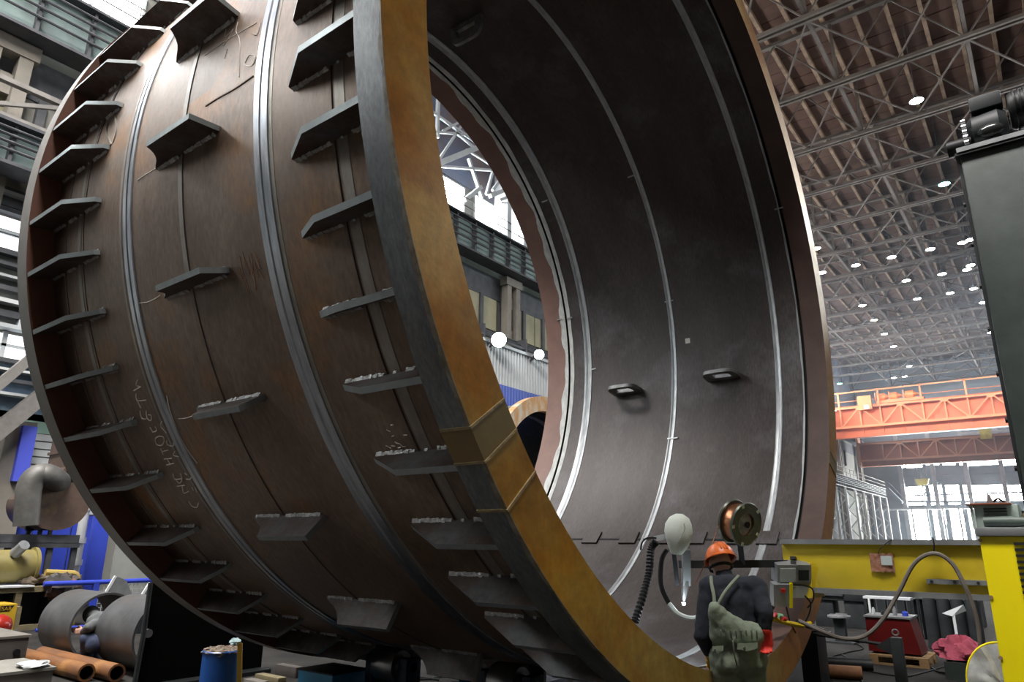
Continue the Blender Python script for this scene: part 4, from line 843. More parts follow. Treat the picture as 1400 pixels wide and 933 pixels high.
# silver foil cover with yellow rim at the foot of the cabinet
FOY = KY + 0.95; fc = at(1376, 940, 'y', FOY); sfc = root('foil_cover', (fc.x, FOY, 0), 'crumpled silver foil disc with yellow rim behind the yellow cabinet', 'cover')
b = MB(); vs = [(fc.x, FOY-0.04, fc.z)]; rr = random.Random(9); nr = 36
for k_ in (1, 2, 3, 4, 5):
    for j in range(nr): t = 2*PI*j/nr; r_ = 0.22*k_/5; vs.append((fc.x+r_*math.cos(t), FOY-0.04+0.03*(k_/5)**2+rr.uniform(-0.012, 0.012), fc.z+1.25*r_*math.sin(t)))
b.add(vs, [(0, 1+j, 1+(j+1) % nr) for j in range(nr)] + [(1+k_*nr+j, 1+(k_+1)*nr+j, 1+(k_+1)*nr+(j+1) % nr, 1+k_*nr+(j+1) % nr) for k_ in range(4) for j in range(nr)])
obj('foil', b, mat('foil', (0.70, 0.71, 0.73), (0.5, 0.51, 0.53), 0.35, metal=0.3, scale=20), sfc)
obj('rim', MB().tube([(fc.x+0.222*math.cos(2*PI*j/40), FOY, fc.z+0.278*math.sin(2*PI*j/40)) for j in range(41)], 0.010, n=6), m_yel2, sfc)
obj('stand', MB().box(fc.x-0.03, fc.x+0.03, FOY, FOY+0.04, 0, fc.z), m_dark, sfc)

# ---- shop floor beyond the boom
m_red = mat('red_enamel', (0.13, 0.006, 0.006), (0.09, 0.004, 0.004), 0.4, scale=3)
m_wood = mat('pallet_wood', (0.32, 0.20, 0.09), (0.22, 0.13, 0.06), 0.8, scale=4, stretch=(1, 6, 6))
FY = 12.3; x0 = at(1190, 910, 'y', FY).x; x1 = at(1270, 910, 'y', FY).x
pal = root('wooden_pallet', ((x0+x1)/2, FY+0.4, 0), 'low wooden pallet under the red box', 'pallet')
for j in range(3): obj('bottom_board', MB().box(x0, x1, FY+0.36*j, FY+0.36*j+0.1, 0, 0.025), m_wood, pal)
for i in range(3):
    for j in range(3): obj('block', MB().box(x0+(x1-x0-0.12)*i/2, x0+(x1-x0-0.12)*i/2+0.12, FY+0.36*j, FY+0.36*j+0.1, 0.025, 0.11), m_wood, pal)
for j in range(5): obj('deck_board', MB().box(x0, x1, FY+0.18*j, FY+0.18*j+0.13, 0.11, 0.135), m_wood, pal)
rb0 = at(1189, 895, 'y', FY+0.15).x; rb1 = at(1250, 895, 'y', FY+0.15).x; rz = at(1220, 846, 'y', FY+0.15).z
rbx = root('red_box', ((rb0+rb1)/2, FY+0.45, 0.135), 'dark red enamelled steel box with tapering side on a pallet', 'box')
obj('box_body', MB().add([(rb0, FY+0.15, 0.16), (rb1+0.1, FY+0.15, 0.16), (rb1+0.1, FY+0.75, 0.16), (rb0, FY+0.75, 0.16), (rb0, FY+0.15, rz), (rb1, FY+0.15, rz), (rb1, FY+0.75, rz), (rb0, FY+0.75, rz)], [(0,3,2,1),(4,5,6,7),(0,1,5,4),(1,2,6,5),(2,3,7,6),(3,0,4,7)]), m_red, rbx)
obj('lid_edge', MB().box(rb0-0.02, rb1+0.02, FY+0.13, FY+0.77, rz, rz+0.025), m_grey, rbx)
for dx in (0.05, 0.3, 0.55): obj('foot', MB().box(rb0+dx, rb0+dx+0.05, FY+0.2, FY+0.7, 0.135, 0.165), m_dark, rbx)
for k_, (dx, h_, w_) in enumerate(((0.08, 0.10, 0.05), (0.22, 0.06, 0.08), (0.38, 0.13, 0.06), (0.52, 0.07, 0.09))):
    thing(('glass_jar', 'tool_roll', 'oil_can', 'parts_tray')[k_], MB().lathe([(0, 0.0001), (0, w_/2), (h_*0.7, w_/2), (h_*0.85, w_/3), (h_, w_/3), (h_, 0.0001)], (rb0+dx, FY+0.4, rz+0.025), (0, 0, 1), n=12), (m_palegrey, m_dark, m_grey, m_blue)[k_], ('small pale jar on top of the red box', 'short dark tool canister on top of the red box', 'tall grey oil can on top of the red box', 'squat blue pot on top of the red box')[k_], ('jar', 'canister', 'can', 'pot')[k_])
# desk with grey screen behind the red box
dx0 = at(1185, 860, 'y', 15.5).x; dx1 = at(1250, 860, 'y', 15.5).x
dk = root('work_desk', ((dx0+dx1)/2, 15.8, 0), 'grey work desk with pale upright board behind the red box', 'desk')
obj('desk_top', MB().box(dx0, dx1, 15.5, 16.2, 0.72, 0.76), m_palegrey, dk)
for x in (dx0+0.03, dx1-0.03):
    for y in (15.53, 16.17): obj('desk_leg', MB().box(x-0.025, x+0.025, y-0.025, y+0.025, 0, 0.72), m_dark, dk)
obj('back_board', MB().box(dx0, dx1-0.1, 16.1, 16.14, 0.76, at(1210, 815, 'y', 16.1).z), mat('board_grey', (0.16, 0.175, 0.18), rough=0.6), dk)
obj('board_edge', MB().box(dx0-0.04, dx0, 16.09, 16.15, 0.2, at(1188, 815, 'y', 16.1).z), m_white, dk)
mo = at(1228, 835, 'y', 15.8); mn = root('small_monitor', (mo.x, 15.8, 0.76), 'small pale blue monitor on the grey desk', 'monitor')
obj('screen_case', MB().cbox(mo.x-0.13, mo.x+0.13, 15.75, 15.85, 0.83, 1.05, 0.01), m_palegrey, mn); obj('stand', MB().lathe([(0, 0.0001), (0, 0.09), (0.02, 0.08), (0.03, 0.02), (0.08, 0.02)], (mo.x, 15.8, 0.76), (0, 0, 1), n=12), m_palegrey, mn)
# black welding screen and gas bottles
sc0 = at(1268, 880, 'y', 14.6).x; sc1 = at(1288, 880, 'y', 14.6).x; bl0 = at(1324, 880, 'y', 14.6).x
for k_ in range(4):
    x = sc0 + 0.21*k_ + 0.1; g_ = root('gas_bottle', (x, 14.7, 0), ('black gas bottle next to the red box', 'black gas bottle, second from the red box', 'black gas bottle, third from the red box', 'black gas bottle farthest from the red box')[k_], 'gas bottle', 'gas bottles')
    obj('bottle_body', MB().lathe([(0, 0.0001), (0, 0.085), (0.02, 0.1), (0.80, 0.1), (0.90, 0.085), (0.97, 0.04), (1.0, 0.035), (1.0, 0.0001)], (x, 14.7, 0), (0, 0, 1), n=16), m_dark, g_)
    obj('valve', MB().cyl((x, 14.7, 1.0), (x, 14.7, 1.08), 0.025, n=8).cyl((x-0.04, 14.7, 1.05), (x+0.04, 14.7, 1.05), 0.012, n=6), m_grey, g_)
ws = root('welding_screen', (bl0, 15.3, 0), 'black hanging welding screen behind the gas bottles', 'screen')
b = MB(); n = 24; sx0 = at(1258, 830, 'y', 15.3).x; sx1 = at(1335, 830, 'y', 15.3).x; zt_ = at(1290, 822, 'y', 15.3).z
vs = []
for i in range(n+1):
    for z in (0.08, zt_): vs.append((sx0+(sx1-sx0)*i/n, 15.3+0.05*math.sin(i*1.9), z))
b.add(vs, [(2*i, 2*i+2, 2*i+3, 2*i+1) for i in range(n)], 0, True); obj('curtain', b, m_black, ws)
obj('top_bar', MB().cyl((sx0-0.05, 15.3, zt_+0.02), (sx1+0.05, 15.3, zt_+0.02), 0.02, n=8), m_dark, ws)
for x in (sx0-0.03, sx1+0.03): obj('leg', MB().cyl((x, 15.3, 0), (x, 15.3, zt_+0.02), 0.02, n=8), m_dark, ws)
pw = at(1303, 838, 'y', 14.2); thing('metal_cover', MB().prism([(pw.x-0.16, 14.2, pw.z-0.02), (pw.x+0.16, 14.25, pw.z+0.13), (pw.x+0.18, 14.3, pw.z+0.03), (pw.x-0.02, 14.2, pw.z-0.06)], (0, 1, 0), 0.02).box(pw.x-0.02, pw.x+0.02, 14.2, 14.24, 0, pw.z-0.02), m_palegrey, 'tilted pale metal cover on a thin post before the black screen', 'cover')
# small stand table
ts = at(1147, 842, 'y', 14.5); tb = root('stand_table', (ts.x, 14.5, 0), 'small pedestal table with dark column near the ring', 'table')
obj('table_top', MB().lathe([(0, 0.0001), (0, 0.2), (0.03, 0.2), (0.03, 0.0001)], (ts.x, 14.5, ts.z-0.03), (0, 0, 1), n=20), m_grey, tb); obj('pedestal', MB().box(ts.x-0.09, ts.x+0.09, 14.42, 14.58, 0.02, ts.z-0.03), m_dark, tb); obj('foot', MB().box(ts.x-0.25, ts.x+0.25, 14.3, 14.7, 0, 0.03), m_dark, tb)
thing('spanner_set', MB().box(ts.x-0.15, ts.x+0.12, 14.45, 14.52, ts.z, ts.z+0.02).bar((ts.x-0.05, 14.5, ts.z+0.03), (ts.x+0.16, 14.42, ts.z+0.03), 0.025), m_steel, 'loose steel spanners on the small pedestal table', 'tools')
# dark steel stand with sleeve and side arm in front
sy = 8.3; sp_ = at(1225, 872, 'y', sy); sd = root('steel_stand', (sp_.x, sy, 0), 'dark steel stand with ring bolt and side arm before the red box', 'stand')
obj('post', MB().cbox(sp_.x-0.05, sp_.x+0.05, sy-0.05, sy+0.05, 0, sp_.z, 0.008), m_dark, sd); obj('foot', MB().box(sp_.x-0.2, sp_.x+0.2, sy-0.2, sy+0.2, 0, 0.03), m_dark, sd)
obj('gusset', MB().prism([(sp_.x-0.05, sy, sp_.z), (sp_.x-0.2, sy, sp_.z-0.10), (sp_.x-0.05, sy, sp_.z-0.16)], (0, 1, 0), 0.05), m_dark, sd)
ae = at(1112, 872, 'y', sy); obj('side_arm', MB().cyl((sp_.x-0.05, sy, sp_.z-0.08), (ae.x, sy, sp_.z-0.03), 0.016, n=8), m_dark, sd)
obj('ring_bolt', MB().tube([(sp_.x+0.028*math.cos(2*PI*j/16), sy, sp_.z+0.045+0.028*math.sin(2*PI*j/16)) for j in range(17)], 0.008, n=6), m_steel, sd)
# pink cloth on a dark crate
cy_ = 11.5; q0 = at(1290, 905, 'y', cy_); q1 = at(1368, 905, 'y', cy_)
cr = root('dark_crate', ((q0.x+q1.x)/2, cy_+0.35, 0), 'dark green open crate under the pink cloth', 'crate')
ctop = q0.z
for nm, bx in (('crate_front', (q0.x, q1.x, cy_, cy_+0.03, 0, ctop)), ('crate_back', (q0.x, q1.x, cy_+0.67, cy_+0.7, 0, ctop)), ('crate_side', (q0.x, q0.x+0.03, cy_+0.03, cy_+0.67, 0, ctop)), ('crate_side', (q1.x-0.03, q1.x, cy_+0.03, cy_+0.67, 0, ctop)), ('crate_bottom', (q0.x+0.03, q1.x-0.03, cy_+0.03, cy_+0.67, 0, 0.03)), ('crate_lid', (q0.x+0.3, q1.x-0.02, cy_+0.0, cy_+0.7, ctop, ctop+0.02))): obj(nm, MB().box(*bx), m_colm, cr)
pk = at(1312, 886, 'y', cy_+0.35); b = MB(); rr = random.Random(11); vs = []; nu = 28; nv = 14
for i in range(nv+1):
    a = PI/2*i/nv
    for j in range(nu):
        t = 2*PI*j/nu; f_ = 1 + 0.13*math.sin(3*t+i*0.5) + 0.09*math.sin(7*t-i*0.8) + rr.uniform(-0.05, 0.05); r_ = 0.30*math.sin(a)**0.8*f_
        vs.append((pk.x+r_*math.cos(t), cy_+0.35+0.8*r_*math.sin(t), ctop+0.02+0.26*math.cos(a)*(1+0.15*math.sin(4*t+i)) + rr.uniform(-0.008, 0.008)))
b.add(vs, [(i*nu+j, (i+1)*nu+j, (i+1)*nu+(j+1) % nu, i*nu+(j+1) % nu) for i in range(nv) for j in range(nu)], 0, True)
thing('pink_cloth', b, mat('pink_fabric', (0.50, 0.09, 0.14), (0.34, 0.05, 0.09), 0.8, scale=12, bump=0.4, bscale=25), 'crumpled pink cloth heaped on the dark green crate', 'cloth')
# short rusty pipe offcuts on the floor
for k_, (px, py, ln, rr_, lab) in enumerate(((1150, 920, 0.5, 0.085, 'short rusty pipe offcut lying on the floor near the red box'), (1160, 908, 0.62, 0.08, 'dark pipe offcut lying behind the rusty one'))):
    c_ = at(px, py, 'z', 0.08); d_ = Vector((0.95, 0.3, 0))
    thing('pipe_offcut', MB().lathe([(-ln/2, rr_-0.012), (-ln/2, rr_), (ln/2, rr_), (ln/2, rr_-0.012)], Vector((c_.x, c_.y, rr_)), d_, n=20, closed=True), (mat('pipe_rust', (0.30, 0.13, 0.05), (0.16, 0.07, 0.035), 0.7, scale=5), m_dark)[k_], lab, 'pipe')
# cables on the floor
for k_, pts in enumerate(([(1120, 905), (1145, 900), (1170, 908), (1190, 918), (1235, 925), (1262, 920), (1290, 912)], [(1130, 900), (1160, 892), (1180, 887), (1165, 878)], [(1262, 880), (1268, 900), (1280, 918), (1320, 922)], [(1150, 895), (1165, 905), (1175, 925), (1185, 945)])):
    thing('floor_cable', MB().tube(spline([at(x, y, 'z', 0.012) for x, y in pts], 6), 0.012, n=6), m_black, ('black cable snaking past the pallet and the pipe offcuts', 'short black cable behind the pipe offcuts', 'black cable running past the gas bottles to the crate', 'black cable crossing beside the rusty pipe offcut')[k_], 'cable')
dv = at(1090, 885, 'y', 9.5); thing('dark_pedestal', MB().cbox(at(1093, 880, 'y', 10).x, at(1118, 880, 'y', 10).x, 10, 10.4, 0, at(1105, 862, 'y', 10).z, 0.01).box(at(1114, 880, 'y', 10).x, at(1118, 880, 'y', 10).x, 9.98, 10, 0, at(1105, 864, 'y', 10).z), m_dark, 'dark steel pedestal standing behind the ochre rim', 'pedestal')

# dark lathe and cabinets closing the view under the boom
ly = 17.0; l0_ = at(1112, 860, 'y', ly).x; l1_ = at(1188, 860, 'y', ly).x; lz = at(1150, 816, 'y', ly).z
la = root('lathe', ((l0_+l1_)/2, ly+0.4, 0), 'dark lathe standing behind the pedestal table', 'lathe')
obj('bed', MB().cbox(l0_, l1_, ly, ly+0.6, 0.55, 0.8, 0.02), m_dark, la)
obj('headstock', MB().cbox(l0_, l0_+0.7, ly-0.05, ly+0.65, 0.8, lz, 0.03), m_darksteel, la)
obj('chuck', MB().lathe([(0, 0.0001), (0, 0.2), (0.12, 0.2), (0.12, 0.06), (0.2, 0.06), (0.2, 0.0001)], (l0_+0.7, ly+0.3, lz-0.25), (1, 0, 0), n=20), m_grey, la)
obj('tailstock', MB().cbox(l1_-0.35, l1_-0.05, ly+0.1, ly+0.5, 0.8, lz-0.15, 0.03), m_darksteel, la)
for x in (l0_+0.05, l1_-0.45): obj('pedestal', MB().cbox(x, x+0.4, ly+0.05, ly+0.55, 0, 0.55, 0.02), m_dark, la)
px_ = [1186, 1214, 1240, 1268, 1300, 1345]; labs_ = ('dark steel locker behind the grey desk, closest to the lathe', 'dark steel locker behind the grey desk with a pale label', 'dark steel locker behind the black welding screen', 'wide dark steel locker behind the black welding screen', 'dark steel locker between the welding screen and the yellow cabinet')
for i in range(5):
    x0 = at(px_[i], 850, 'y', 19.0).x + 0.03; x1 = at(px_[i+1], 850, 'y', 19.0).x; zt_ = 1.05 + 0.06*((i*3) % 4)
    lk = root('steel_locker', ((x0+x1)/2, 19.3, 0), labs_[i], 'locker', 'dark lockers')
    obj('locker_body', MB().cbox(x0, x1, 19.0, 19.6, 0, zt_, 0.01), m_darksteel, lk)
    for k_ in (0, 1): d_ = obj('locker_door', MB().box(x0+0.02+(x1-x0)/2*k_, x0-0.01+(x1-x0)/2*(k_+1), 18.98, 19.0, 0.05, zt_-0.05), m_dark, lk); obj('handle', MB().box(x0+(x1-x0)/2-0.03+0.05*k_, x0+(x1-x0)/2-0.01+0.05*k_, 18.96, 18.98, zt_*0.5, zt_*0.5+0.12), m_grey, d_)
    if i == 1: obj('pale_label', MB().box(x0+0.1, x0+0.3, 18.97, 18.979, zt_-0.35, zt_-0.2), m_white, lk)
# ================================================================== LEFT AND UNDER THE RING
m_ring = mat('mill_steel', (0.07, 0.07, 0.073), (0.13, 0.13, 0.135), 0.42, metal=0.4, scale=2.5, detail=8, col3=(0.13, 0.095, 0.065), scale3=2, lo3=0.5, hi3=0.8)
m_ringin = mat('mill_steel_inside', (0.05, 0.04, 0.035), (0.08, 0.06, 0.05), 0.6, scale=3)
def pipe_ring(name, x0, x1, yc, R, th, lab, grp=None):
    return thing(name, MB().lathe([(x0, R-th), (x0, R), (x1, R), (x1, R-th)], (0, yc, R), (1, 0, 0), n=64, closed=True, mis=[0, 0, 0, 1]), [m_ring, m_ringin], lab, 'steel ring', grp)
pipe_ring('steel_ring', -12.45, -11.35, 5.05, 0.475, 0.03, 'grey rolled steel ring lying beyond its twin, by the crates')
pipe_ring('steel_ring', -10.85, -9.75, 5.18, 0.475, 0.03, 'grey rolled steel ring half hidden by the black screen')
m_orpipe = mat('orange_rust_pipe', (0.22, 0.085, 0.02), (0.11, 0.045, 0.018), 0.6, scale=3, stretch=(0.5, 2, 2), col3=(0.28, 0.13, 0.035), scale3=2, fine=0.3)
for k_, (yy, xa, xb, lab) in enumerate(((4.30, -12.5, -9.95, 'rusty orange pipe lying in front of its twin'), (4.53, -12.0, -9.65, 'rusty orange pipe lying close beside the steel rings'))):
    thing('rusty_pipe', MB().lathe([(xa, 0.08), (xa, 0.105), (xb, 0.105), (xb, 0.08)], (0, yy, 0.105), (1, 0, 0), n=28, closed=True, mis=[0, 0, 0, 1]), [m_orpipe, m_black], lab, 'pipe', 'rusty pipes on the floor')
# crates at the left edge
m_crate = mat('grey_crate_wood', (0.17, 0.155, 0.135), (0.12, 0.108, 0.095), 0.85, scale=3, stretch=(1, 1, 6))
m_cratedk = mat('brown_crate', (0.09, 0.078, 0.07), (0.06, 0.052, 0.047), 0.8, scale=4)
c1 = at(74, 912, 'z', 0.36)
k1 = root('wooden_crate', (c1.x-0.45, c1.y-0.6, 0), 'pale grey wooden crate with strap nearest the rusty pipes', 'crate')
obj('crate_body', MB().cbox(c1.x-0.9, c1.x, c1.y-1.2, c1.y, 0, 0.33, 0.01), m_crate, k1); obj('crate_top', MB().box(c1.x-0.92, c1.x+0.02, c1.y-1.22, c1.y+0.02, 0.33, 0.36), mat('crate_top', (0.24, 0.23, 0.205), (0.18, 0.17, 0.15), 0.85, scale=3), k1)
obj('strap', MB().box(c1.x-0.0, c1.x+0.025, c1.y-0.62, c1.y-0.58, 0, 0.365), m_palegrey, k1)
b = MB(); ball(b, (c1.x-0.15, c1.y-0.15, 0.385), 0.16, 1.2, 1, 0.22, jit=0.25, seed=4); thing('plastic_wrap', b, mat('clear_wrap', (0.6, 0.62, 0.62), rough=0.15), 'crumpled clear plastic wrap on the pale grey crate', 'wrap')
c2 = at(41, 868, 'z', 0.5)
k2 = root('wooden_crate', (c2.x-0.8, c2.y-0.6, 0), 'brown crate with pale top behind the pale grey crate', 'crate')
obj('crate_body', MB().cbox(c2.x-1.2, c2.x, c2.y-1.2, c2.y, 0, 0.47, 0.01), m_cratedk, k2); obj('crate_top', MB().box(c2.x-1.22, c2.x+0.02, c2.y-1.22, c2.y+0.02, 0.47, 0.50), m_crate, k2)
obj('strap', MB().box(c2.x, c2.x+0.02, c2.y-0.75, c2.y-0.70, 0, 0.505), m_palegrey, k2); obj('handle', MB().cyl((c2.x, c2.y-0.12, 0.3), (c2.x+0.03, c2.y-0.12, 0.3), 0.04, n=10), m_black, k2)
# open wooden shelf
SXX = -16.3; s0 = at(-8, 862, 'x', SXX); s1 = at(62, 862, 'x', SXX); stz = at(30, 803, 'x', SXX).z
sh = root('wooden_shelf', (SXX-0.4, (s0.y+s1.y)/2, 0), 'open wooden shelf frame of pale timber on the left', 'shelf')
m_tim = mat('pale_timber', (0.22, 0.185, 0.10), (0.16, 0.13, 0.075), 0.8, scale=4, stretch=(1, 1, 5))
n_ = 4; W_ = s1.y+0.05-(s0.y-1.0)
for i in range(n_): y = s0.y-1.0+W_*i/(n_-1); obj('upright', MB().box(SXX-0.05, SXX+0.05, y-0.055, y+0.055, 0, stz-0.1), m_tim, sh); obj('divider', MB().box(SXX-0.7, SXX-0.05, y-0.02, y+0.02, 0, stz-0.1), m_darksteel, sh)
obj('top_rail', MB().box(SXX-0.75, SXX+0.06, s0.y-1.06, s1.y+0.11, stz-0.1, stz), m_tim, sh); obj('bottom_rail', MB().box(SXX-0.06, SXX+0.05, s0.y-1.0, s1.y+0.05, 0, 0.1), m_tim, sh); obj('back', MB().box(SXX-0.75, SXX-0.7, s0.y-1.0, s1.y+0.05, 0, stz-0.1), m_darksteel, sh)
obj('cover_sheet', MB().box(SXX-0.6, SXX+0.12, s0.y-1.06, s0.y+0.5, stz, stz+0.03), m_white, sh)
# yellow welding set with its maker's badge, red helmet
m_ybox = mat('set_yellow', (0.5, 0.32, 0.012), (0.42, 0.26, 0.012), 0.45, scale=3)
YX = -14.6; y0 = at(-22, 862, 'x', YX); y1 = at(25, 862, 'x', YX); yz1 = at(15, 826, 'x', YX).z
ys = root('welding_set', (YX-0.3, (y0.y+y1.y)/2, 0), 'yellow welding set with a black badge below the shelf', 'welding set')
obj('set_body', MB().cbox(YX-0.6, YX, y0.y, y1.y-0.08, 0.0, yz1, 0.02), m_ybox, ys); obj('set_edge', MB().box(YX-0.58, YX-0.02, y1.y-0.08, y1.y, 0.02, yz1-0.06), m_tim, ys); obj('set_base', MB().box(YX-0.62, YX+0.02, y0.y-0.02, y1.y+0.0, 0.0, 0.2), m_crate, ys)
bc = at(7, 833, 'x', YX+0.004)
obj('badge', MB().prism([(YX+0.002, bc.y-0.13, bc.z-0.045), (YX+0.002, bc.y+0.07, bc.z-0.045), (YX+0.002, bc.y+0.13, bc.z+0.05), (YX+0.002, bc.y-0.07, bc.z+0.05)], (1, 0, 0), 0.006), m_black, ys)
def text3d(txt, size, m, parent, mw):
    cu = bpy.data.curves.new('lettering', 'FONT'); cu.body = txt; cu.size = size; cu.extrude = 0.001; cu.align_x = 'CENTER'; cu.align_y = 'CENTER'
    to = bpy.data.objects.new('tmp', cu); link(to); dg = bpy.context.evaluated_depsgraph_get(); dg.update(); me = bpy.data.meshes.new_from_object(to.evaluated_get(dg)); bpy.data.objects.remove(to)
    me.materials.clear(); me.materials.append(m); me.transform(Matrix.Translation(-wloc(parent)) @ mw); o = link(bpy.data.objects.new('lettering', me)); o.parent = parent; return o
text3d('ESAB', 0.085, m_ybox, ys, Matrix(((0, 0, 1, YX+0.006), (1, 0, 0, bc.y), (0, 1, 0, bc.z), (0, 0, 0, 1))))
hx = at(3, 856, 'x', -14.0); b = MB(); ball(b, (-14.0, hx.y-0.05, hx.z), 0.19, 1, 1, 0.95, n=20, k=12); b.cyl((-14.0, hx.y-0.05, 0), (-14.0, hx.y-0.05, hx.z-0.1), 0.06, n=10)
thing('red_float', b, mat('glossy_red', (0.30, 0.02, 0.012), rough=0.25), 'glossy red ball on a stub stand by the yellow welding set', 'ball')
# yellow tank with flange on the shelf
TXX = -16.8; t1 = at(46, 772, 'x', TXX); tc_ = at(20, 778, 'x', TXX); R_ = 0.34
tk = root('yellow_tank', (TXX, tc_.y-0.3, stz+0.03), 'pale yellow tank with end flange and stub lying on the shelf', 'tank')
tz = stz + 0.03 + R_
m_ytank = mat('tank_yellow', (0.24, 0.20, 0.06), (0.17, 0.14, 0.045), 0.5, scale=3, col3=(0.2, 0.16, 0.08), scale3=3)
obj('tank_body', MB().lathe([(-1.6, 0.0001), (-1.6, R_*0.7), (-1.45, R_*0.95), (0, R_*0.95), (0.0, 0.0001)], (TXX, t1.y-0.05, tz), (0, 1, 0), n=32), m_ytank, tk)
obj('end_flange', MB().lathe([(0, R_*0.7), (0, R_*1.08), (0.06, R_*1.08), (0.06, R_*0.7)], (TXX, t1.y-0.05, tz), (0, 1, 0), n=32, closed=True), m_ytank, tk)
obj('stub_pipe', MB().cyl((TXX+0.25, t1.y-0.45, tz+0.25), (TXX+0.5, t1.y-0.40, tz+0.42), 0.10, n=16), m_grey, tk)
# rags and cables by the tank
b = MB(); q_ = at(58, 792, 'x', TXX+0.2)
for k_ in range(5): ball(b, (TXX+0.2-0.1*k_, q_.y-0.25+0.16*k_, stz+0.09+0.03*(k_ % 2)), 0.16, 1.2, 1.1, 0.6, jit=0.2, seed=20+k_)
thing('rope_heap', b, mat('old_rope', (0.10, 0.08, 0.06), (0.18, 0.14, 0.1), 0.9, scale=12), 'heap of old rope beside the yellow tank on the shelf', 'rope')
# big exhaust duct: scroll, straight stack, bent pipe
m_duct = mat('duct_brown', (0.19, 0.13, 0.105), (0.13, 0.09, 0.075), 0.38, metal=0.4, scale=2.2, col3=(0.28, 0.2, 0.12), scale3=1.5)
m_ductg = mat('duct_grey', (0.17, 0.165, 0.155), (0.11, 0.105, 0.1), 0.55, metal=0.3, scale=3)
DXX = -20.5
def dp(px, py): return at(px, py, 'x', DXX)
du = root('exhaust_duct', (DXX, dp(70, 720).y, 2.2), 'brown exhaust fan scroll with stack and bent grey pipe', 'duct')
cs = dp(66, 690); rs = (dp(66, 655)-dp(66, 725)).length/2
b = MB(); out = []; nseg = 30
for i in range(nseg+1):
    t = -PI*1.05 + PI*1.05*i/nseg; r_ = rs*1.0; out.append((cs.y + r_*1.12*math.cos(t), cs.z + r_*math.sin(t)))
b = MB(); poly = [(DXX, y, z) for y, z in out] + [(DXX, dp(100, 655).y, dp(100, 640).z), (DXX, dp(76, 650).y, dp(76, 640).z)]
obj('scroll', b.prism(poly, (1, 0, 0), 1.3), m_duct, du)
st0 = dp(76, 650); st1 = dp(103, 648); sz1 = dp(90, 600).z
obj('stack', MB().box(DXX-0.65, DXX+0.65, st0.y, st1.y, st0.z-0.2, sz1), m_duct, du)
for z in (st0.z-0.1, st0.z+0.55): obj('stack_collar', MB().box(DXX-0.7, DXX+0.7, st0.y-0.04, st1.y+0.04, z, z+0.07), m_duct, du)
dq = lambda px, py: at(px, py, 'x', DXX+0.95)
obj('bent_pipe', MB().tube(spline([at(84, 662, 'x', DXX+0.3), dq(72, 653), dq(58, 649), dq(47, 654), dq(40, 667), dq(38, 686), dq(36, 719)], 7), 0.27, n=18), m_ductg, du)
obj('small_bend', MB().tube(spline([dp(74, 674), dp(63, 676), dp(60, 690)], 6), 0.16, n=12), m_ductg, du)
obj('white_tank', MB().lathe([(0, 0.0001), (0, 0.22), (0.5, 0.24), (0.56, 0.0001)], dp(55, 692), (0, 0, 1), n=16), m_white, du)
for k_ in range(4): obj('support_rod', MB().bar(dp(36+3*k_, 726), dp(39+2*k_, 704), 0.05), m_dark, du)
# pipe bridge carrying the duct
pb = root('pipe_bridge', (DXX, dp(45, 745).y, 0), 'dark steel bridge of beams and posts under the exhaust duct', 'frame')
for py_, hh in ((734, 0.16), (744, 0.09)):
    z = dp(45, py_).z; obj('beam', MB().box(DXX-0.6, DXX+0.5, dp(-20, py_).y, dp(98, py_).y, z-hh, z+hh*0.3), m_darksteel, pb)
for px in (5, 22, 36, 62, 95): obj('post', MB().box(DXX+0.3, DXX+0.42, dp(px, 740).y-0.06, dp(px, 740).y+0.06, 0, dp(px, 740).z), m_darksteel, pb)
for px in (44, 60, 74): obj('hanger', MB().box(DXX-0.4, DXX-0.32, dp(px, 740).y-0.04, dp(px, 740).y+0.04, dp(px, 734).z, dp(px, 722).z), m_darksteel, pb)
obj('sill', MB().box(DXX-0.6, DXX+0.5, dp(-20, 734).y, dp(98, 734).y, 0.0, 0.06), m_darksteel, pb)
# white drain pipe, blue column wrap, tall blue board
wp0 = at(98, 800, 'x', -22.2); wp1 = at(119, 688, 'x', -22.2)
wpz = root('drain_pipe', (-22.2, (wp0.y+wp1.y)/2, 0), 'white drain pipe with collars beside the tall blue board', 'pipe')
ym = (wp0.y+wp1.y)/2
obj('pipe_run', MB().cyl((-22.2, ym, 0), (-22.2, ym, wp1.z+0.2), 0.12, n=16), m_white, wpz)
for z in (1.0, 1.6, 2.5): obj('collar', MB().cyl((-22.2, ym, z), (-22.2, ym, z+0.16), 0.155, n=16), m_white, wpz)
bb0 = at(120, 760, 'x', -21.8); bb1 = at(142, 760, 'x', -21.8)
thing('blue_board', MB().cbox(-21.9, -21.7, bb0.y, bb1.y, 0, at(130, 690, 'x', -21.8).z, 0.01), m_blue, 'tall blue sheet metal board beside the white drain pipe', 'board')
wy_ = at(34, 620, 'x', WX+0.9).y
wpr = root('wall_pier', (WX+0.5, wy_, 0), 'short pale wall pier carrying a bright blue strip', 'pier')
obj('pier_body', MB().box(WX+0.08, WX+0.75, wy_-0.5, wy_+0.22, 0, at(31, 575, 'x', WX+0.9).z), m_pale, wpr)
obj('cover_strip', MB().box(WX+0.75, WX+0.95, wy_-0.18, wy_+0.18, at(31, 659, 'x', WX+0.9).z, at(31, 582, 'x', WX+0.9).z), mat('bright_blue_paint', (0.09, 0.12, 0.72), rough=0.5), wpr)
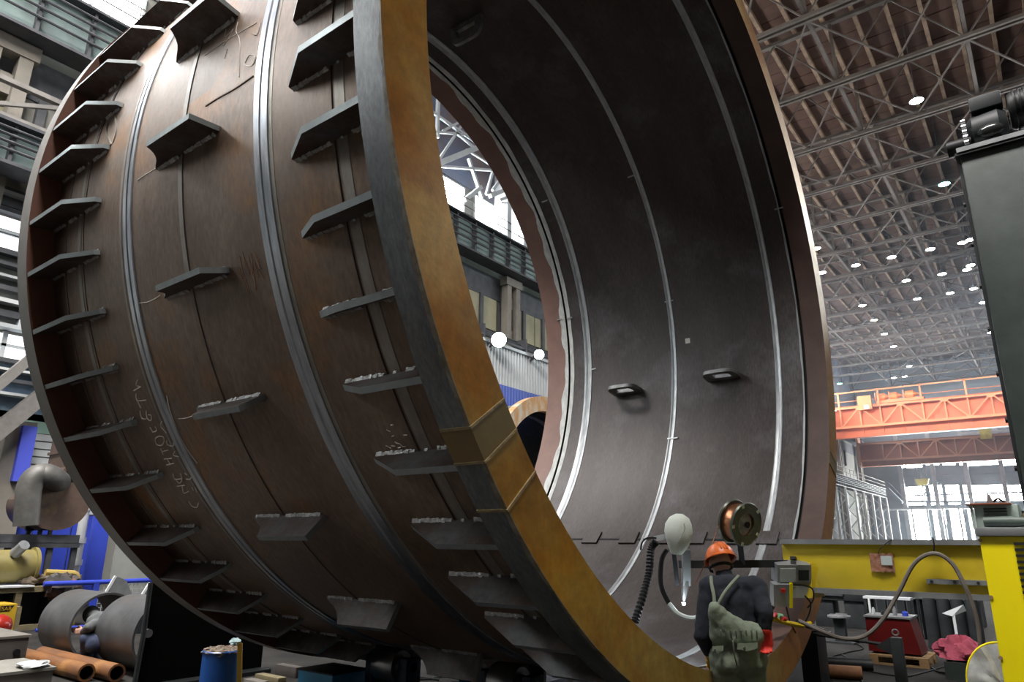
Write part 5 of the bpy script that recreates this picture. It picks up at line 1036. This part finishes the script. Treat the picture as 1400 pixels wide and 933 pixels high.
# blue handrail and inclined guard plates
HRX = -15.0; h0 = at(60, 799, 'x', HRX); h1 = at(206, 796, 'x', HRX)
hr = root('blue_handrail', (HRX, (h0.y+h1.y)/2, 0), 'blue tube handrail with wire mesh behind the steel rings', 'handrail')
obj('rail', MB().cyl((HRX, h0.y, h0.z), (HRX, h1.y+1.5, h0.z), 0.045, n=10), m_blue, hr); obj('low_rail', MB().cyl((HRX, h0.y, 0.12), (HRX, h1.y+1.5, 0.12), 0.03, n=8), m_blue, hr)
for px in (131, 207): y = at(px, 800, 'x', HRX).y; obj('rail_post', MB().box(HRX-0.04, HRX+0.04, y-0.05, y+0.05, 0, h0.z), m_blue, hr)
b = MB(); y = at(131, 800, 'x', HRX).y
while y < h1.y: b.box(HRX-0.004, HRX+0.004, y-0.004, y+0.004, 0.12, h0.z); y += 0.08
z = 0.2
while z < h0.z: b.box(HRX-0.004, HRX+0.004, at(131, 800, 'x', HRX).y, h1.y, z-0.004, z+0.004); z += 0.08
o = obj('wire_mesh', b, m_palegrey, hr); o['kind'] = 'stuff'
for k_, (xa, ya, xb, yb) in enumerate(((140, 818, 158, 788), (189, 822, 205, 797))):
    p = at(xa, ya, 'x', -14.2); q_ = at(xb, yb, 'x', -14.2); u_ = Vector((0, 0.42, -0.1))
    g_ = root('guard_plate', (-14.2, p.y, 0), ('grey guard plate leaning by the blue handrail', 'grey guard plate leaning next to the black screen')[k_], 'plate')
    obj('plate', MB().prism([(-14.2, p.y, p.z), (-14.2, q_.y, q_.z), (-14.2, q_.y+0.2, q_.z-0.08), (-14.2, p.y+0.55, p.z)], (1, 0, 0), 0.02), m_grey, g_)
    obj('edge', MB().bar(p, q_, 0.04), m_white, g_); obj('leg', MB().box(-14.24, -14.16, p.y+0.05, p.y+0.12, 0, p.z+0.01), m_dark, g_)
# dark scrap pile with orange rust patches behind the shelf
b = MB()
for k_ in range(7): q_ = at(82+5*k_, 800+((k_*7) % 20), 'x', -16.0); ball(b, (-16.0-0.1*k_, q_.y, max(q_.z, 0.2)), 0.26, 1, 1, 0.8, jit=0.25, seed=40+k_)
thing('scrap_heap', b, mat('scrap', (0.05, 0.045, 0.045), (0.32, 0.10, 0.03), 0.7, scale=2.2, lo=0.5, hi=0.72), 'heap of dark and rusty scrap between the shelf and the rings', 'scrap')
b = MB().tube(spline([at(62, 783, 'x', -16.4), at(85, 784, 'x', -16.4), at(104, 786, 'x', -16.4), at(105, 800, 'x', -16.4)], 4), 0.06, n=8)
b.box(-16.46, -16.34, at(105, 800, 'x', -16.4).y-0.06, at(105, 800, 'x', -16.4).y+0.06, 0, at(105, 800, 'x', -16.4).z)
thing('yellow_bracket', b, mat('bracket_yellow', (0.42, 0.3, 0.08), rough=0.6), 'bent dull yellow tube standing by the scrap heap', 'bracket')
# black screen between the rings and the big cylinder
bx = -9.0; e0 = at(188, 860, 'x', bx); e1 = at(360, 870, 'x', bx); ez = at(207, 792, 'x', bx)
bs = root('black_screen', (bx, (e0.y+e1.y)/2, 0), 'black sheet steel screen with a leaning pole under the big ring', 'screen')
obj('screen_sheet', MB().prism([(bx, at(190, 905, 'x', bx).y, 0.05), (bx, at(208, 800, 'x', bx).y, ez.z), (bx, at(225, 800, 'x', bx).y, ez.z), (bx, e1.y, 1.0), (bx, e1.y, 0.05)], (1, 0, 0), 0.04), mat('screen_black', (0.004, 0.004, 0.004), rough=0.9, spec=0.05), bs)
obj('pole', MB().tube([at(184, 935, 'x', bx+0.1), at(196, 870, 'x', bx+0.1), at(206, 797, 'x', bx+0.1)], 0.03, n=8), m_dark, bs)
obj('pivot', MB().cyl((bx+0.02, at(200, 866, 'x', bx).y, at(200, 866, 'x', bx).z), (bx+0.06, at(200, 866, 'x', bx).y, at(200, 866, 'x', bx).z), 0.05, n=12), m_grey, bs)
obj('foot', MB().box(bx-0.25, bx+0.25, e0.y, e1.y, 0, 0.05), m_dark, bs)
# blue waste drum with rubbish and yellow strap
bp = P(303, 900, 7.6); wd_ = root('waste_drum', (bp.x, bp.y, 0), 'small blue steel drum full of rubbish under the ring', 'drum')
m_drum = mat('drum_blue', (0.012, 0.075, 0.30), (0.01, 0.06, 0.24), 0.3, scale=4); rD = 0.2; hD = P(303, 889, 7.6).z
obj('drum_body', MB().lathe([(0, 0.0001), (0, rD), (hD*0.33-0.01, rD), (hD*0.33, rD+0.008), (hD*0.33+0.01, rD), (hD-0.02, rD), (hD-0.01, rD+0.01), (hD, rD), (hD, rD-0.01), (hD-0.06, rD-0.012), (hD-0.06, 0.0001)], (bp.x, bp.y, 0), (0, 0, 1), n=32), m_drum, wd_)
b = MB()
for k_ in range(9): t = 2*PI*k_/9; ball(b, (bp.x+0.13*math.cos(t), bp.y+0.13*math.sin(t), hD-0.02), 0.07, 1.1, 1.1, 0.6, jit=0.3, seed=60+k_)
ball(b, (bp.x, bp.y, hD-0.01), 0.12, 1.1, 1.1, 0.35, jit=0.3, seed=77)
thing('rubbish_heap', b, mat('rubbish', (0.10, 0.07, 0.05), (0.28, 0.22, 0.17), 0.8, scale=14), 'heap of brown rubbish in the blue drum', 'rubbish')
sp0 = P(325, 880, 7.4); b = MB().prism([sp0, sp0 + CR*0.05, P(330, 945, 7.4), P(324, 945, 7.4)], CF, 0.015)
thing('yellow_strap', b, mat('strap_yellow', (0.55, 0.36, 0.03), rough=0.6), 'yellow strap hanging over the side of the blue drum', 'strap')
b = MB(); ball(b, P(322, 878, 7.42), 0.05, 1.2, 1, 0.7, jit=0.3, seed=81); thing('pale_rag', b, mat('pale_rag', (0.35, 0.48, 0.5), rough=0.8), 'small pale rag on the rim of the blue drum', 'rag')

# roller stands that carry the ring
m_rb = mat('roller_blue', (0.03, 0.24, 0.42), (0.025, 0.19, 0.34), 0.45, scale=3); m_rdark = mat('roller_navy', (0.008, 0.02, 0.06), (0.006, 0.015, 0.045), 0.5, scale=3)
m_tyre = mat('roller_steel', (0.42, 0.42, 0.42), (0.28, 0.28, 0.29), 0.3, metal=0.9, scale=4)
RSW = RS*KS; AXC = Vector((DBW.x, DBW.y, DBW.z + AZ*KS))
def roller(tx, th, rw, lab, grp='roller stands under the ring'):
    """tx: axial distance from the near face (built size)"""
    x = AXC.x + LEN/2*KS - tx; thr = math.radians(th); d_ = RSW + rw + 0.004
    c = Vector((x, AXC.y - d_*math.cos(thr), AXC.z + d_*math.sin(thr)))
    r = root('roller_stand', (x, c.y, 0), lab, 'roller stand', grp)
    w = obj('roller', MB().lathe([(-0.16, 0.0001), (-0.16, rw*0.45), (-0.13, rw*0.5), (-0.13, rw*0.85), (-0.15, rw*0.95), (-0.13, rw), (0.13, rw), (0.15, rw*0.95), (0.13, rw*0.85), (0.13, rw*0.5), (0.16, rw*0.45), (0.16, 0.0001)], c, (1, 0, 0), n=40), m_tyre, r)
    obj('axle', MB().cyl((x-0.3, c.y, c.z), (x+0.3, c.y, c.z), 0.05, n=12), m_steel, r)
    for s_ in (-0.25, 0.25): obj('bearing_block', MB().cbox(x+s_-0.05, x+s_+0.05, c.y-0.1, c.y+0.1, 0.08, c.z+0.09, 0.01), m_rdark, r)
    obj('stand_base', MB().cbox(x-0.42, x+0.42, c.y-0.35, c.y+0.35, 0, 0.1, 0.01), m_rdark, r)
    return r, c
roller(3.45, -82, 0.17, 'roller stand at the far end of the ring, on its open side')
roller(1.95, -82, 0.17, 'roller stand nearer the ochre rim, on its open side')
roller(3.45, -112, 0.2, 'roller stand at the far end of the ring, on its hidden side'); roller(1.95, -112, 0.2, 'roller stand nearer the ochre rim, on its hidden side')
def drive_box(px0, py0, px1, z, lab, w=0.55):
    a = at(px0, py0, 'z', z); b_ = at(px1, py0, 'z', z)
    r = root('drive_box', ((a.x+b_.x)/2, a.y+0.2, 0), lab, 'drive box')
    obj('box_body', MB().cbox(a.x, a.x+w, a.y, a.y+0.45, 0.02, z, 0.01), m_rb, r); obj('box_lid', MB().box(a.x-0.01, a.x+w+0.01, a.y-0.01, a.y+0.46, z, z+0.015), m_dark, r); obj('box_foot', MB().box(a.x-0.03, a.x+w+0.03, a.y-0.03, a.y+0.48, 0, 0.02), m_dark, r)
    return r
drive_box(408, 916, 438, 0.42, 'blue gear drive box next to the blue drum'); drive_box(628, 911, 650, 0.42, 'blue gear drive box closest to the ochre rim', 0.4)
p = P(470, 930, 7.9); thing('navy_motor', MB().lathe([(0, 0.0001), (0, 0.12), (0.03, 0.15), (0.35, 0.15), (0.4, 0.1), (0.4, 0.0001)], (p.x-0.1, p.y, 0.17), (0.9, 0.5, 0), n=20).box(p.x-0.1, p.x+0.25, p.y-0.1, p.y+0.2, 0, 0.06), m_rdark, 'dark navy motor between the two blue drive boxes', 'motor')
b = MB(); q_ = at(567, 935, 'z', 0.05); qq = P(567, 917, 7.6)
thing('hanging_hook', MB().tube([(qq.x, qq.y, 0.0), (qq.x, qq.y, qq.z-0.06), (qq.x, qq.y, qq.z+0.08)], [0.05, 0.05, 0.02], n=8), m_black, 'short black bollard under the ring between the drive boxes', 'bollard')
for k_, pts in enumerate(([(545, 915), (570, 914), (600, 918)], [(540, 925), (560, 918), (585, 917), (610, 912)])):
    thing('roller_cable', MB().tube(spline([at(x, y+12, 'z', 0.015) for x, y in pts], 5), 0.012, n=6), m_black, ('black cable on the floor under the ring, the straighter one', 'black cable on the floor under the ring, the curved one')[k_], 'cable')
# timber offcuts and grating under the ring behind the drum
for k_, (px, py, sx, lab) in enumerate(((370, 925, 0.5, 'pale offcut board on the floor behind the blue drum'), (350, 935, 0.35, 'short pale offcut beside the blue drum'), (395, 918, 0.45, 'dark offcut board behind the drive box'))):
    q_ = at(px, py, 'z', 0.06); thing('timber_offcut', MB().cbox(q_.x-sx/2, q_.x+sx/2, q_.y-0.06, q_.y+0.06, 0, 0.07+0.03*k_, 0.006), (m_tim, m_crate, m_cratedk)[k_], lab, 'timber')

# ================================================================== SECOND RING FAR BEHIND
R2 = 3.4; x2 = -14.6; O1 = at(699, 565, 'x', x2); O2 = at(759, 547, 'x', x2)
m_ = (O1+O2)/2; d2 = Vector((0, O2.y-O1.y, O2.z-O1.z)); L2 = d2.length; nv_ = Vector((0, d2.z, -d2.y))/L2; cc2 = m_ + nv_*math.sqrt(R2*R2-L2*L2/4)
cc2.z = max(cc2.z, R2+0.02)
r2 = root('second_ring', (x2-1.4, cc2.y, cc2.z-R2), 'second steel ring section with orange rust face seen through the big ring', 'cylinder')
m_rust2 = mat('orange_flash_rust', (0.62, 0.33, 0.13), (0.66, 0.58, 0.46), 0.7, scale=1.6, detail=9, lo=0.42, hi=0.62, stretch=(1, 2.5, 1))
obj('ring_face', MB().lathe([(0, R2-0.55), (0, R2), (-0.3, R2), (-0.3, R2-0.55)], Vector((x2, cc2.y, cc2.z)), (1, 0, 0), n=128, closed=True), m_rust2, r2)
obj('ring_shell', MB().lathe([(-0.3, R2-0.62), (-0.3, R2-0.2), (-2.8, R2-0.2), (-2.8, R2-0.62)], Vector((x2, cc2.y, cc2.z)), (1, 0, 0), n=128, closed=True), m_dark, r2)
obj('inner_band', MB().lathe([(-0.8, R2-0.66), (-0.8, R2-0.60), (-1.0, R2-0.60), (-1.0, R2-0.66)], Vector((x2, cc2.y, cc2.z)), (1, 0, 0), n=128, closed=True), m_grey, r2)
for s_ in (-1, 1): obj('chock', MB().box(x2-2.4, x2-0.4, cc2.y+s_*1.2-0.3, cc2.y+s_*1.2+0.3, 0, cc2.z-math.sqrt(R2*R2-1.44)+0.1), m_dark, r2)
# ================================================================== PEOPLE
def capsule(b, p, q, r1, r2, n=14):
    p = Vector(p); q = Vector(q); d = q - p; L_ = max(d.length, 1e-5); d = d / L_
    up = Vector((0, 0, 1)) if abs(d.z) < 0.9 else Vector((1, 0, 0)); a = d.cross(up).normalized(); c = a.cross(d); vs = []; k = 5
    prof = [(-r1*math.cos(PI/2*i/k), r1*math.sin(PI/2*i/k)) for i in range(1, k+1)] + [(L_ + r2*math.sin(PI/2*i/k), r2*math.cos(PI/2*i/k)) for i in range(0, k)]
    vs.append(p - d*r1)
    for (x, r) in prof:
        for j in range(n): t = 2*PI*j/n; vs.append(p + d*x + a*(r*math.cos(t)) + c*(r*math.sin(t)))
    vs.append(q + d*r2); m = len(prof); e = len(vs)-1
    fs = [(0, 1+(j+1) % n, 1+j) for j in range(n)]
    for i in range(m-1): fs += [(1+i*n+j, 1+i*n+(j+1) % n, 1+(i+1)*n+(j+1) % n, 1+(i+1)*n+j) for j in range(n)]
    fs += [(e, 1+(m-1)*n+j, 1+(m-1)*n+(j+1) % n) for j in range(n)]
    b.add(vs, fs, 0, True)
def blob(name, caps, balls, voxel, m, parent, smooth=4, wrinkle=0.0, wscale=18.0):
    """one continuous skin over tapered limbs (p, q, r1, r2) and ellipsoids (c, (sx,sy,sz), axes)"""
    b = MB()
    for c in caps: capsule(b, *c)
    for (c, s, fr) in balls:
        o = len(b.v); bb = MB(); ball(bb, (0, 0, 0), 1.0, n=18, k=12)
        vs = [Vector(c) + fr[0]*(v[0]*s[0]) + fr[1]*(v[1]*s[1]) + fr[2]*(v[2]*s[2]) for v in bb.v]; b.add(vs, bb.f, 0, True)
    b.shift(-wloc(parent)); me = b.mesh('tmp', m); to = bpy.data.objects.new('tmp', me); link(to)
    md = to.modifiers.new('r', 'REMESH'); md.mode = 'VOXEL'; md.voxel_size = voxel; md.use_smooth_shade = True
    sm = to.modifiers.new('s', 'SMOOTH'); sm.iterations = smooth; sm.factor = 0.5
    if wrinkle:
        tx = bpy.data.textures.new('w', 'CLOUDS'); tx.noise_scale = 1.0/wscale; tx.noise_depth = 2
        dm = to.modifiers.new('d', 'DISPLACE'); dm.texture = tx; dm.strength = wrinkle; dm.mid_level = 0.5; dm.texture_coords = 'LOCAL'
    dg = bpy.context.evaluated_depsgraph_get(); dg.update(); me2 = bpy.data.meshes.new_from_object(to.evaluated_get(dg)); bpy.data.objects.remove(to)
    me2.name = name; me2.materials.clear(); me2.materials.append(m); me2.polygons.foreach_set('use_smooth', [True]*len(me2.polygons))
    o = link(bpy.data.objects.new(name, me2)); o.parent = parent; return o
def hand_caps(wrist, d, side, nrm, curl=0.7, k=1.0):
    """palm and five fingers: d along the hand, side towards the thumb, nrm out of the palm"""
    d = Vector(d).normalized(); side = Vector(side); side = (side - d*side.dot(d)).normalized(); nrm = d.cross(side) if Vector(nrm).dot(d.cross(side)) > 0 else side.cross(d)
    w = Vector(wrist); c = []
    for u in (-0.028, -0.010, 0.010, 0.028): c.append((w + side*u*0.8*k + d*0.015*k, w + side*u*k + d*0.085*k, 0.016*k, 0.014*k))
    for u, ln in ((0.030, 0.072), (0.010, 0.080), (-0.010, 0.075), (-0.029, 0.058)):
        p = w + side*u*k + d*0.088*k; a = curl*0.5; dir_ = d
        for j, f in enumerate((0.45, 0.32, 0.23)):
            dir_ = (d*math.cos(a) + nrm*math.sin(a)).normalized(); q = p + dir_*ln*f*k; c.append((p, q, (0.0098-0.0008*j)*k, (0.0092-0.0009*j)*k)); p = q; a += curl*0.75
    p = w + side*0.026*k + d*0.025*k; q = p + (side*0.75 + d*0.55 + nrm*0.3).normalized()*0.042*k; r_ = q + (d*0.8 + side*0.25 + nrm*0.5*curl).normalized()*0.034*k
    c += [(p, q, 0.014*k, 0.0115*k), (q, r_, 0.0112*k, 0.009*k)]
    return c
XYZ = (Vector((1, 0, 0)), Vector((0, 1, 0)), Vector((0, 0, 1)))
m_skin = mat('skin', (0.50, 0.30, 0.22), (0.45, 0.26, 0.19), 0.55, scale=8)
m_navy = mat('navy_knit', (0.007, 0.009, 0.016), (0.013, 0.016, 0.025), 0.9, scale=12)
m_olive = mat('overall_olive', (0.155, 0.185, 0.135), (0.20, 0.235, 0.175), 0.85, scale=5, bump=0.15, bscale=45)
m_hat = mat('hat_orange', (0.72, 0.16, 0.03), (0.62, 0.13, 0.025), 0.35, scale=4)
m_redg = mat('glove_red', (0.62, 0.035, 0.02), rough=0.65); m_yelg = mat('glove_yellow', (0.6, 0.33, 0.03), rough=0.65); m_boot = mat('boot_black', (0.02, 0.018, 0.016), rough=0.5)

# --- welder seen from behind at the rim
FW = Vector((CF.x-0.08, CF.y, 0)).normalized(); RT = Vector((FW.y, -FW.x, 0)); UP = Vector((0, 0, 1)); FR = (RT, FW, UP)
base = P(1010, 900, 5.0); base.z = 0
pr_ = root('person', base, 'person in olive overalls, navy jumper and orange hard hat bending at the rim', 'person')
hipL = P(993, 902, 5.03); hipR = P(1025, 902, 5.03); waist = P(1006, 868, 5.06); chest = P(1001, 826, 5.15); neck = P(992, 792, 5.28); head = P(985, 770, 5.36)
shL = P(971, 803, 5.2); shR = P(1034, 804, 5.16); elL = P(960, 868, 5.08); wrL = P(971, 899, 5.2); elR = P(1046, 838, 4.98); wrR = P(1047, 862, 4.95)
knL = Vector((hipL.x, hipL.y, 0.50)) + FW*0.05 - RT*0.01; knR = Vector((hipR.x, hipR.y, 0.50)) + FW*0.03 + RT*0.02
ftL = Vector((knL.x, knL.y, 0.09)) - FW*0.04; ftR = Vector((knR.x, knR.y, 0.09)) - FW*0.05 + RT*0.02
hd_ = (head-neck).normalized()
# left hand grips the tool on the rim, right hand hangs in a red glove
hL = hand_caps(wrL, Vector((0.05, 0.25, -1)) + RT*0.2, RT, FW, 0.9, 1.0); hR = hand_caps(wrR, Vector((0, 0, -1)) + FW*0.15, -RT + FW*0.5, -RT, 1.0, 1.0)
body = [(hipL, knL, 0.075, 0.05), (hipR, knR, 0.075, 0.05), (knL, ftL, 0.05, 0.035), (knR, ftR, 0.05, 0.035), (ftL, ftL+FW*0.16-UP*0.05, 0.035, 0.028), (ftR, ftR+FW*0.16-UP*0.05, 0.035, 0.028), (hipL, hipR, 0.085, 0.085), ((hipL+hipR)/2, waist, 0.10, 0.10), (waist, chest, 0.10, 0.115), (chest, neck, 0.10, 0.05), (shL, shR, 0.055, 0.055), (shL, elL, 0.05, 0.037), (elL, wrL, 0.037, 0.026), (shR, elR, 0.05, 0.037), (elR, wrR, 0.037, 0.026), (neck, head, 0.052, 0.052)]
fcd = (FW*0.9 - UP*0.35).normalized(); fup = RT.cross(fcd)
heads = [(head + UP*0.01, (0.075, 0.095, 0.105), (RT, fcd, fup)), (head + fcd*0.03 - fup*0.06, (0.055, 0.065, 0.06), (RT, fcd, fup)), (head + fcd*0.105 - fup*0.01, (0.013, 0.022, 0.02), (RT, fcd, fup)), (head + RT*0.078 - fup*0.005, (0.012, 0.022, 0.034), (RT, fcd, fup)), (head - RT*0.078 - fup*0.005, (0.012, 0.022, 0.034), (RT, fcd, fup)), (head + fcd*0.085 + RT*0.03 + fup*0.015, (0.016, 0.012, 0.008), (RT, fcd, fup)), (head + fcd*0.085 - RT*0.03 + fup*0.015, (0.016, 0.012, 0.008), (RT, fcd, fup)), (head + fcd*0.092 - fup*0.055, (0.024, 0.01, 0.006), (RT, fcd, fup))]
blob('body', body, heads, 0.008, m_skin, pr_, 3)
jum = [(waist - UP*0.05, chest, 0.135, 0.155), (waist-RT*0.045, chest-RT*0.06, 0.12, 0.13), (waist+RT*0.045, chest+RT*0.06, 0.12, 0.13), (chest, neck, 0.14, 0.07), (shL+UP*0.0, shR+UP*0.0, 0.085, 0.085), (chest-RT*0.08, shL, 0.11, 0.085), (chest+RT*0.08, shR, 0.11, 0.085), (shL, elL, 0.078, 0.062), (elL, elL+(wrL-elL)*0.72, 0.062, 0.042), (shR, elR, 0.078, 0.060), (elR, elR+(wrR-elR)*0.8, 0.060, 0.044), (neck, neck+hd_*0.04, 0.066, 0.062)]
blob('jumper', jum, [], 0.011, m_navy, pr_, 5, 0.018, 14)
ov = [(hipL, knL, 0.118, 0.088), (hipR, knR, 0.112, 0.086), (knL, ftL+UP*0.03, 0.088, 0.080), (knR, ftR+UP*0.03, 0.088, 0.080), (hipL, hipR, 0.128, 0.128), ((hipL+hipR)/2-FW*0.035+UP*0.01, waist-FW*0.01, 0.135, 0.125), (hipL-FW*0.04, waist-RT*0.05, 0.115, 0.115), (hipR-FW*0.04, waist+RT*0.06, 0.115, 0.115), (P(984, 868, 4.99), P(977, 832, 4.985), 0.075, 0.045), (P(1000, 868, 4.98), P(984, 838, 4.985), 0.09, 0.05), (P(1016, 868, 4.98), P(994, 846, 4.985), 0.09, 0.05), (P(1030, 868, 4.98), P(1012, 856, 4.985), 0.085, 0.05)]
ovr = blob('overalls', ov, [], 0.010, m_olive, pr_, 5, 0.026, 11)
# braces, seams, pocket flaps and buttons of the overalls
for pts in (((977, 832, 4.985), (976, 815, 5.03), (973, 800, 5.085), (972, 789, 5.14)), ((980, 832, 4.985), (988, 815, 5.0), (999, 800, 5.04), (1010, 788, 5.10))):
    sp_ = spline([P(*q_) for q_ in pts], 5); obj('brace_strap', MB().tube(sp_, 0.013, n=8), m_olive, ovr)
for (x0, y0, x1, y1, l) in ((1008, 880, 1036, 888, 4.853), (974, 884, 989, 891, 4.87)):
    fl_ = obj('pocket_flap', MB().add([P(x0, y0, l), P(x1, y0-1, l), P(x1, y1-1, l-0.012), P((x0+x1)/2, y1+3, l-0.014), P(x0, y1, l-0.012)] + [P(x0, y0, l+0.05), P(x1, y0-1, l+0.05), P(x1, y1-1, l+0.05), P((x0+x1)/2, y1+3, l+0.05), P(x0, y1, l+0.05)], [(0,1,2,3,4), (9,8,7,6,5)] + [(i, i+5, (i+1) % 5+5, (i+1) % 5) for i in range(5)]), m_olive, ovr)
    q_ = P((x0+x1)/2-4, y1-1.5, l-0.016); obj('button', MB().cyl(q_, q_+CF*0.01, 0.008, n=10), m_steel, fl_)
for i in range(9):
    x = 978+7.0*i; obj('waist_pleat', MB().tube([P(x, 862, 4.905), P(x+1, 868, 4.90), P(x+1.5, 874, 4.905)], 0.0055, n=5), m_olive, ovr)
obj('seat_seam', MB().tube(spline([P(1002, 877, 4.87), P(1004, 895, 4.86), P(1008, 912, 4.88)], 5), 0.006, n=5), m_olive, ovr)
# hard hat
hc_ = head + UP*0.035; hh = MB(); vs = []; nn = 28; kk = 9
for i in range(kk+1):
    a = PI/2*i/kk
    for j in range(nn): t = 2*PI*j/nn; vs.append(hc_ + RT*(0.108*math.sin(a)*math.cos(t)) + fcd*(0.132*math.sin(a)*math.sin(t)) + fup*(0.115*math.cos(a)))
hh.add(vs, [(i*nn+j, (i+1)*nn+j, (i+1)*nn+(j+1) % nn, i*nn+(j+1) % nn) for i in range(kk) for j in range(nn)], 0, True)
vs = []
for (s_, dz) in ((1.0, 0.0), (1.12, -0.010), (1.11, -0.018), (0.98, -0.006)):
    for j in range(nn): t = 2*PI*j/nn; e = 1.12 if math.sin(t) > 0.3 and s_ > 1 else 1.0; vs.append(hc_ + RT*(0.108*s_*math.cos(t)) + fcd*(0.132*s_*e*math.sin(t)) + fup*dz)
hh.add(vs, [(i*nn+j, ((i+1) % 4)*nn+j, ((i+1) % 4)*nn+(j+1) % nn, i*nn+(j+1) % nn) for i in range(4) for j in range(nn)], 0, True)
hat = obj('hard_hat', hh, m_hat, pr_)
for s_ in (-0.022, 0, 0.022): obj('hat_rib', MB().tube([hc_ + RT*s_ + fcd*(0.133*math.sin(a)) + fup*(0.117*math.cos(a)) for a in [PI*(-0.42+0.84*i/12) for i in range(13)]], 0.006, n=6), m_hat, hat)
obj('head_strap', MB().tube([head - UP*0.035 + RT*(0.083*math.cos(t)) + fcd*(0.1*math.sin(t)) for t in [2*PI*i/24 for i in range(25)]], 0.012, n=6), m_black, hat)
# gloves
gl = hand_caps(wrL, Vector((0.05, 0.25, -1)) + RT*0.2, RT, FW, 0.9, 1.12); gl.append((wrL - (wrL-elL).normalized()*0.03, wrL, 0.034, 0.034)); blob('glove', gl, [], 0.006, m_yelg, pr_, 2)
gr = hand_caps(wrR, Vector((0, 0, -1)) + FW*0.15, -RT + FW*0.5, -RT, 1.0, 1.15); gr.append((wrR + UP*0.03, wrR, 0.040, 0.038)); blob('glove', gr, [], 0.006, m_redg, pr_, 2)
for ft in (ftL, ftR): blob('boot', [(ft+UP*0.06, ft, 0.062, 0.055), (ft-UP*0.035-FW*0.05, ft+FW*0.13-UP*0.035, 0.05, 0.046)], [], 0.012, m_boot, pr_, 3)
thing('steel_rod', MB().cyl(P(1040, 884, 5.08), P(1050, 1015, 4.95), 0.012, n=8), m_dark, 'thin dark rod held upright in the red glove', 'rod')
thing('pipe_pliers', MB().tube([P(966, 912, 5.3), P(972, 908, 5.26), P(977, 916, 5.22)], [0.008, 0.014, 0.009], n=6), m_yelg, 'yellow handled pliers in the hand resting on the rim', 'pliers')

# --- second worker crouching between the steel rings
m_nv2 = mat('navy_cloth', (0.016, 0.024, 0.055), (0.03, 0.04, 0.08), 0.85, scale=10); m_gj = mat('grey_jacket', (0.07, 0.075, 0.08), (0.12, 0.125, 0.13), 0.85, scale=10)
def Q(px, py, l=9.75): return P(px, py, l)
b2 = Q(124, 904); b2.z = 0
p2 = root('person', b2, 'person in dark blue work clothes crouching between the two steel rings', 'person')
f2 = (Q(110, 860)-Q(130, 860)).normalized(); f2.z = 0; f2.normalize(); r2_ = Vector((f2.y, -f2.x, 0)); F2 = (r2_, f2, UP)
hp2 = Q(134, 880, 9.6); ch2 = Q(136, 852, 9.95); nk2 = Q(130, 843, 10.1); hd2 = Q(123, 842, 10.2)
kn2a = Q(119, 874, 9.55); kn2b = Q(120, 876, 9.95); ft2a = Q(119, 900, 9.6); ft2a.z = 0.07; ft2b = Q(128, 899, 9.9); ft2b.z = 0.07
sa = ch2 + r2_*0.15 + UP*0.03; sb = ch2 - r2_*0.15 + UP*0.03; ea = Q(122, 858, 9.55); wa = Q(114, 864, 9.6); eb = Q(121, 860, 9.95); wb = Q(113, 862, 9.95)
ha = hand_caps(wa, f2, UP, r2_, 0.9, 1.0) + hand_caps(wb, f2, UP, -r2_, 0.9, 1.0)
blob('body', [(hp2, kn2a, 0.075, 0.05), (hp2, kn2b, 0.075, 0.05), (kn2a, ft2a, 0.05, 0.035), (kn2b, ft2b, 0.05, 0.035), (hp2, ch2, 0.11, 0.12), (ch2, nk2, 0.1, 0.05), (nk2, hd2, 0.05, 0.05), (sa, ea, 0.05, 0.04), (ea, wa, 0.04, 0.026), (sb, eb, 0.05, 0.04), (eb, wb, 0.04, 0.026), (sa, sb, 0.055, 0.055)] + ha,
     [(hd2, (0.075, 0.1, 0.105), F2), (hd2+f2*0.1, (0.013, 0.02, 0.02), F2), (hd2+r2_*0.078, (0.012, 0.02, 0.03), F2), (hd2-r2_*0.078, (0.012, 0.02, 0.03), F2)], 0.012, m_skin, p2, 3)
blob('trousers', [(hp2, kn2a, 0.125, 0.09), (hp2, kn2b, 0.125, 0.09), (kn2a, ft2a+UP*0.04, 0.09, 0.075), (kn2b, ft2b+UP*0.04, 0.09, 0.075), (hp2-r2_*0.06, hp2+r2_*0.06, 0.13, 0.13), (hp2, hp2+(ch2-hp2)*0.5, 0.135, 0.13)], [], 0.015, m_nv2, p2, 4, 0.02, 10)
blob('jacket', [(hp2+(ch2-hp2)*0.35, ch2, 0.145, 0.16), (ch2, nk2, 0.15, 0.08), (sa, ea, 0.085, 0.07), (ea, wa, 0.07, 0.045), (sb, eb, 0.085, 0.07), (eb, wb, 0.07, 0.045), (sa, sb, 0.1, 0.1)], [], 0.015, m_gj, p2, 4, 0.02, 10)
blob('hood', [(nk2, hd2, 0.085, 0.09)], [(hd2-f2*0.015+UP*0.015, (0.1, 0.12, 0.125), F2)], 0.014, m_gj, p2, 3)
for ft in (ft2a, ft2b): blob('boot', [(ft+UP*0.05, ft, 0.06, 0.055), (ft-UP*0.02-f2*0.05, ft+f2*0.14-UP*0.02, 0.05, 0.045)], [], 0.014, m_boot, p2, 2)
# ================================================================== HAZE (far half of the hall)
hz = bpy.data.materials.new('haze'); hz.use_nodes = True; N_, L_ = nodes(hz); N_.remove(N_['Principled BSDF'])
vsn = N_.new('ShaderNodeVolumeScatter'); vsn.inputs['Color'].default_value = (0.75, 0.86, 1.0, 1); vsn.inputs['Density'].default_value = HAZE; vsn.inputs['Anisotropy'].default_value = 0.0
L_.new(vsn.outputs[0], N_['Material Output'].inputs['Volume'])
hb = obj('hall_haze', MB().box(WX+0.02, HX1-0.02, 44, HY1-0.15, 0.02, 29.9), hz); hb['kind'] = 'stuff'; hb['label'] = 'thin bluish dust haze filling the far end of the hall'; hb['category'] = 'haze'
